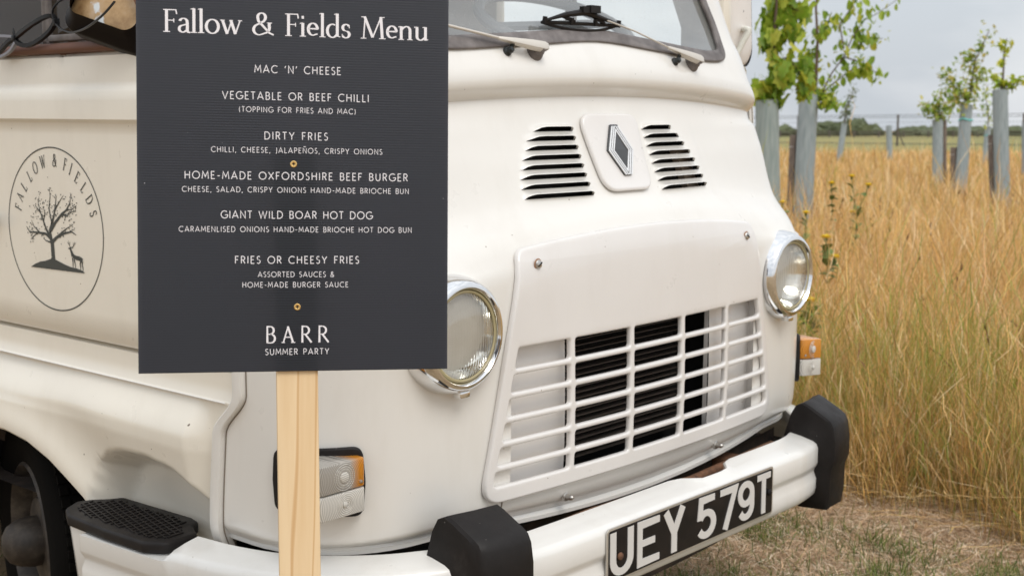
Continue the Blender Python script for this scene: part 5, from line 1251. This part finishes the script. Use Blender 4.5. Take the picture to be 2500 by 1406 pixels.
# nearest tree, large drooping leaves, just behind the van's mirror
guard((7.093,3.903,1.489), (6.996,3.777,0.33), .094, 'green-grey tree guard nearest to the van, half hidden by its nose', 0)
ltree((7.13,3.86,1.482), (6.996,3.777,0.33), 'young tree with large drooping leaves right beside the van mirror', [
 [(7.13,3.86,1.482), (7.154,3.873,1.68), (7.172,3.906,1.943), (7.218,3.915,2.239), (7.275,3.944,2.7), (7.314,4.021,3.293)],
 [(7.166,3.887,1.811), (7.198,3.779,1.842), (7.213,3.653,1.677), (7.237,3.595,1.531)], [(7.178,3.907,1.976), (7.191,3.765,2.101), (7.232,3.691,1.971)], [(7.193,3.916,2.108), (7.374,3.892,2.247), (7.357,3.75,2.206)],
 [(7.173,3.898,1.91), (7.231,4.021,2.081), (7.263,4.018,2.247)], [(7.22,3.926,2.305), (7.413,3.882,2.413), (7.365,3.801,2.503)], [(7.143,3.872,1.614), (7.1,3.794,1.743), (7.159,3.714,1.677)], [(7.131,3.87,1.531), (7.107,3.91,1.597), (7.086,3.919,1.522)]],
 230, .135, MAPLE, 5, 0, .8, .045)
for i_, (lx_, ly_) in enumerate(((1838,20),(1850,60),(1872,48),(1845,95),(1868,100),(1825,45),(1860,120),(1840,110))):
    pass
guard((9.768,5,1.555), (9.532,4.92,-0.152), .097, 'tall blue-grey tree guard second from the van, leaning left behind a brown stake', 1)
stake((9.719,5.128,1.163), (9.549,5.051,-0.164), .034, 'brown stake beside the second tree guard from the van')
ltree((9.809,4.954,1.555), (9.532,4.92,-0.152), 'branching young tree spreading to the right against the sky, second from the van', [
 [(9.807,4.952,1.535), (9.84,4.964,1.782), (9.882,4.984,2.111), (9.904,5.026,2.44), (9.968,5.038,2.852), (9.999,5.12,3.428)],
 [(9.852,4.909,1.576), (9.942,4.849,1.782), (10.041,4.77,1.946), (10.122,4.72,2.152), (10.215,4.647,2.317), (10.304,4.559,2.378), (10.455,4.416,2.522)], [(9.868,4.895,1.597), (9.961,4.81,1.7), (10.083,4.697,1.823), (10.193,4.573,1.831), (10.282,4.457,1.761)],
 [(10.041,4.77,1.946), (10.039,4.61,1.902), (10.126,4.494,1.82)], [(10.122,4.72,2.152), (10.224,4.599,2.132), (10.32,4.49,2.132)], [(10.049,4.777,2.029), (10.139,4.879,2.282), (10.257,4.788,2.489), (10.319,4.759,2.696)], [(9.886,4.988,2.152), (10.056,4.973,2.282), (10.097,4.953,2.406)],
 [(9.834,4.921,1.535), (9.8,4.811,1.555), (9.832,4.757,1.473)], [(9.829,4.96,1.7), (9.894,5.082,1.909), (9.893,5.108,2.033)]],
 270, .082, ROUND, 9, 260, .8, .050, extra=[[(9.8,4.973,1.597), (9.954,4.805,1.638)], [(9.824,4.966,1.7), (9.917,4.827,1.535)], [(9.739,4.868,1.493), (9.825,4.768,1.485)]], fs=.06)
guard((15.559,5.311,1.667), (15.364,5.109,-0.407), .10, 'tallest tree guard on the right, with a bushy tuft of leaves spilling over its rim', 1)
stake((15.518,5.389,1.072), (15.382,5.24,-0.417), .035, 'brown stake left of the tallest right-hand tree guard')
ltree((15.574,5.294,1.667), (15.364,5.109,-0.407), 'thin yellow-green sapling above the tallest right-hand tree guard', [[(15.572,5.293,1.65), (15.617,5.303,1.952), (15.652,5.319,2.226), (15.688,5.306,2.364)], [(15.578,5.298,1.705), (15.53,5.374,1.815), (15.512,5.402,1.853)], [(15.585,5.289,1.705), (15.689,5.182,1.76), (15.771,5.106,1.842)]],
 0, .08, ROUND, 12, 210, .8, .035, extra=[[(15.614,5.374,2.281), (15.689,5.278,2.226)], [(15.628,5.313,2.062), (15.605,5.329,2.007)], [(15.507,5.39,1.76), (15.744,5.12,1.76)], [(15.509,5.392,1.788), (15.747,5.122,1.788)], [(15.574,5.302,1.705), (15.704,5.158,1.722)]], fs=.085, cols=[(.34, .48, .04), (.50, .58, .05), (.64, .62, .08)])
guard((19.174,7.273,1.477), (18.87,7.204,-0.548), .10, 'tree guard with a cyan tie, under the widest crown on the right', 1, [.86])
stake((19.068,7.406,0.79), (18.918,7.301,-0.557), .05, 'short brown stake left of the guard with the cyan tie')
ltree((19.183,7.263,1.477), (18.87,7.204,-0.548), 'young tree with the widest crown on the right, above the cyan-tied guard', [[(19.18,7.26,1.45), (19.267,7.246,1.866), (19.337,7.236,2.201), (19.453,7.158,2.469), (19.544,7.103,2.704)], [(19.197,7.257,1.531), (19.092,7.426,1.765), (19.006,7.557,1.933), (19.004,7.574,2)], [(19.213,7.253,1.598), (19.332,7.186,1.933), (19.406,7.116,2)], [(19.197,7.257,1.531), (19.123,7.363,1.631), (19.03,7.462,1.598), (19.009,7.506,1.698)], [(19.337,7.236,2.201), (19.27,7.312,2.201), (19.299,7.293,2.268)]],
 0, .08, ROUND, 15, 560, .8, .085, fs=.095, cols=[(.22, .34, .05), (.34, .46, .06), (.46, .52, .08), (.56, .48, .14)])
guard((23.678,9.731,1.19), (23.468,9.591,-0.67), .105, 'tree guard left of the cyan-tied one, under a low round crown', 1)
stake((23.956,9.724,1.205), (23.754,9.568,-0.685), .04, 'brown stake right of the guard with the low round crown')
ltree((23.678,9.731,1.19), (23.468,9.591,-0.67), 'low round-crowned sapling left of the widest tree', [[(23.675,9.728,1.157), (23.709,9.736,1.387), (23.756,9.734,1.634), (23.686,9.827,1.7)], [(23.686,9.738,1.264), (23.561,9.905,1.387), (23.519,9.967,1.453)], [(23.697,9.725,1.264), (23.812,9.628,1.429), (23.9,9.539,1.486)]], 0, .08, ROUND, 18, 260, .8, .085, fs=.105, cols=[(.22, .34, .05), (.34, .46, .06), (.50, .46, .12)])
guard((39.934,20.215,0.891), (39.548,20.234,-1.17), .10, 'thin leaning tree guard far off between the second tree and the fence post', 1)
ltree((39.934,20.215,0.891), (39.548,20.234,-1.17), 'small feathery sapling far off beside the second tree', [[(39.93,20.212,0.849), (40.018,20.214,1.354), (40.173,20.124,1.774), (40.274,20.081,2.125)], [(39.952,20.232,1.073), (40.114,20.148,1.564)]], 0, .08, ROUND, 21, 170, .8, .10, fs=.12, cols=[(.10, .14, .04), (.17, .2, .05)])
guard((40.935,19.061,0.821), (40.752,18.863,-1.17), .10, 'leafless far tree guard just left of the middle fence post', 1)
guard((41.215,15.683,0.807), (40.909,15.649,-1.057), .10, 'far leaning tree guard half hidden behind the tallest one', 1, [.8])
ltree((41.215,15.683,0.807), (40.909,15.649,-1.057), 'slender far sapling rising just left of the tallest guard', [[(41.215,15.683,0.807), (41.261,15.742,1.357), (41.249,15.839,1.76), (41.35,15.819,2.229)]], 0, .08, ROUND, 25, 130, .8, .13, fs=.13)
guard((27.905,9.49,1.108), (27.689,9.362,-0.721), .11, 'tree guard at the right edge of the field', 1)
# ---------------------------------------------------------------- deer fence, far rail fence and hedge
FM = mat('fence_timber', (.12, .10, .085), .85); WM = mat('fence_wire', (.10, .10, .10), .6, .4)
DF = thing('deer_fence', 'tall wire fence with thin dark posts across the far edge of the long grass', 'fence', (95.775,44.752,-1.919))
FP = [(1700, 119), (1943, 112), (2185, 104), (2490, 95), (2800, 87)]
def fpos(px_, D): s_ = (px_-1250)/3251.4*D; x, y = R_v(D, s_); return Vector((x, y, GZ(x, y)))
PP = [fpos(*q) for q in FP]; HT = 2.45
for p in PP: mb = MB(); mb.tube([p, p+Vector((0, 0, HT+.05))], .085, 8); obj('fence_post', mb, FM, DF)
mb = MB(); mb.tube([PP[2]+Vector((0, 0, 1.3)), fpos(2203, 104)], .05, 6); obj('brace', mb, FM, DF)
for hz, r_ in ((HT, .02), (HT-.17, .02), (1.9, .008), (1.5, .008), (1.1, .008), (.7, .012), (.25, .03)):
    mb = MB(); mb.tube([p+Vector((0, 0, hz)) for p in PP], r_, 5); obj('wire', mb, WM, DF)
RF = thing('rail_fence', 'low dark rail fence at the far side of the pasture in front of the hedge', 'fence', (211.051,98.32,-2.942))
QP = [fpos(1600+60*i, 225) for i in range(20)]
for p in QP: mb = MB(); mb.box(p+Vector((0, 0, .55)), (.12, .12, .6)); obj('fence_post', mb, FM, RF)
for hz in (.35, .7, 1.05): mb = MB(); mb.tube([p+Vector((0, 0, hz)) for p in QP], .07, 4); obj('rail', mb, FM, RF)
HM = mat('hedge_leaves', (.06, .075, .03), .8); setc(HM, ramp(HM, noise(HM, .35, 6, .7), [(.3, (.05, .065, .028)), (.7, (.13, .15, .065))])); 
r = random.Random(4); bm = bmesh.new()
def blob(p, rx, rz):
    v0 = len(bm.verts); res = bmesh.ops.create_icosphere(bm, subdivisions=3, radius=1)
    ph = r.random()*9
    for v in res['verts']:
        c = v.co; k = 1+.16*math.sin(5*c.x+ph)*math.cos(6*c.y+ph)+.12*math.sin(11*c.z+7*c.x+ph)+r.uniform(-.09, .09)
        v.co = Vector((c.x*rx*k, c.y*rx*k, c.z*rz*k))+p
for i in range(95):
    px_ = 1560+r.random()*1150; D = r.uniform(250, 285); p = fpos(px_, D)
    tall = (1.6 if px_ < 1930 else (2.35 if 2000 < px_ < 2180 else 1.45))*r.uniform(.55, 1.2)
    blob(p+Vector((0, 0, tall*.45)), r.uniform(1.3, 2.8), tall*.75)
me = bpy.data.meshes.new('hedge'); bm.to_mesh(me); bm.free(); fix(me, 60); hd = link('hedge', me, HM); hd['kind'] = 'stuff'
# ---------------------------------------------------------------- yellow flowers in the grass
YM = mat('yellow_petals', (.85, .62, .01), .6); GS = mat('flower_stem', (.12, .17, .035), .7); GS2 = mat('flower_leaf', (.14, .21, .05), .7)
FLP = leafmesh('leaf', 'round', GS2)
def flower(heads, px_, D, label, lv):
    heads = [Vector(h) for h in heads]; s_ = (px_-1250)/3251.4*D; x, y = R_v(D, s_); foot = Vector((x, y, GZ(x, y)))
    f = thing('yellow_flower', label, 'flower', foot, 'yellow wild flowers standing in the dry grass'); r = random.Random(int(px_))
    fork = foot.lerp(sum(heads, Vector())/len(heads), .82)
    mb = MB(); mb.tube([foot, foot.lerp(fork, .5)+Vector((.01, 0, 0)), fork], [.003, .0028, .0025], 6)
    for h in heads: mb.tube([fork, fork.lerp(h, .6)+Vector((0, 0, -.01)), h], [.0035, .003, .0025], 6)
    obj('stem', mb, GS, f)
    for h in heads:
        mb = MB()
        for k in range(22):
            a = k*2.4; rr_ = .015+.018*(k/22); up = .026-.018*(k/22); c, q = math.cos(a), math.sin(a); w = .008
            mb.quad([h+Vector((c*.003-q*w*.5, q*.003+c*w*.5, .004)), h+Vector((c*rr_-q*w, q*rr_+c*w, up)), h+Vector((c*(rr_+.006), q*(rr_+.006), up*.9)), h+Vector((c*rr_+q*w, q*rr_-c*w, up)), h+Vector((c*.003+q*w*.5, q*.003-c*w*.5, .004))])
        mb.lathe([(.006, .006), (.007, .010), (.004, .014), (0, .015)], h, (0, 0, 1), 10, (1, 0, 0)); obj('flower_head', mb, YM, f)
        mb = MB(); mb.lathe([(.002, -.016), (.0085, -.010), (.010, -.002), (.008, .006)], h, (0, 0, 1), 10, (1, 0, 0)); obj('flower_cup', mb, GS, f)
    for k in range(int(lv*2)):
        p = foot.lerp(fork, .55+.45*r.random()) if k % 2 else fork.lerp(r.choice(heads), r.random()*.8); o = bpy.data.objects.new('leaf', FLP); COL.objects.link(o); o.parent = f
        a = r.uniform(0, 6.28); q = r.uniform(.05, .085); o.scale = (q*.8, q, q); o.location = p-f.location+Vector((math.cos(a)*.02, math.sin(a)*.02, 0)); o.rotation_euler = (r.uniform(-.2, .9), r.uniform(-.4, .4), a-math.pi/2)
flower([(4.041,1.719,0.734), (4.063,1.673,0.628)], 2012, 7.2, 'pair of yellow flowers level with the right headlight', 12)
flower([(2.883,1.169,0.567)], 2000, 6, 'single yellow flower on a leafy stem below the right headlight', 16)
flower([(7.006,3.26,0.846)], 2045, 10.4, 'small yellow flower left of the upper three in the field', 5)
flower([(6.746,2.959,0.918), (6.823,2.858,0.854), (6.723,2.93,0.653)], 2090, 10, 'yellow flowers on one branching stem, topmost in the field', 12)
flower([(5.597,2.698,0.725)], 1970, 9, 'yellow flower in front of the foot of the second tree guard', 4)
flower([(5.677,2.924,0.78)], 1913, 9.2, 'yellow flower showing between the van nose and the brown stake', 3)
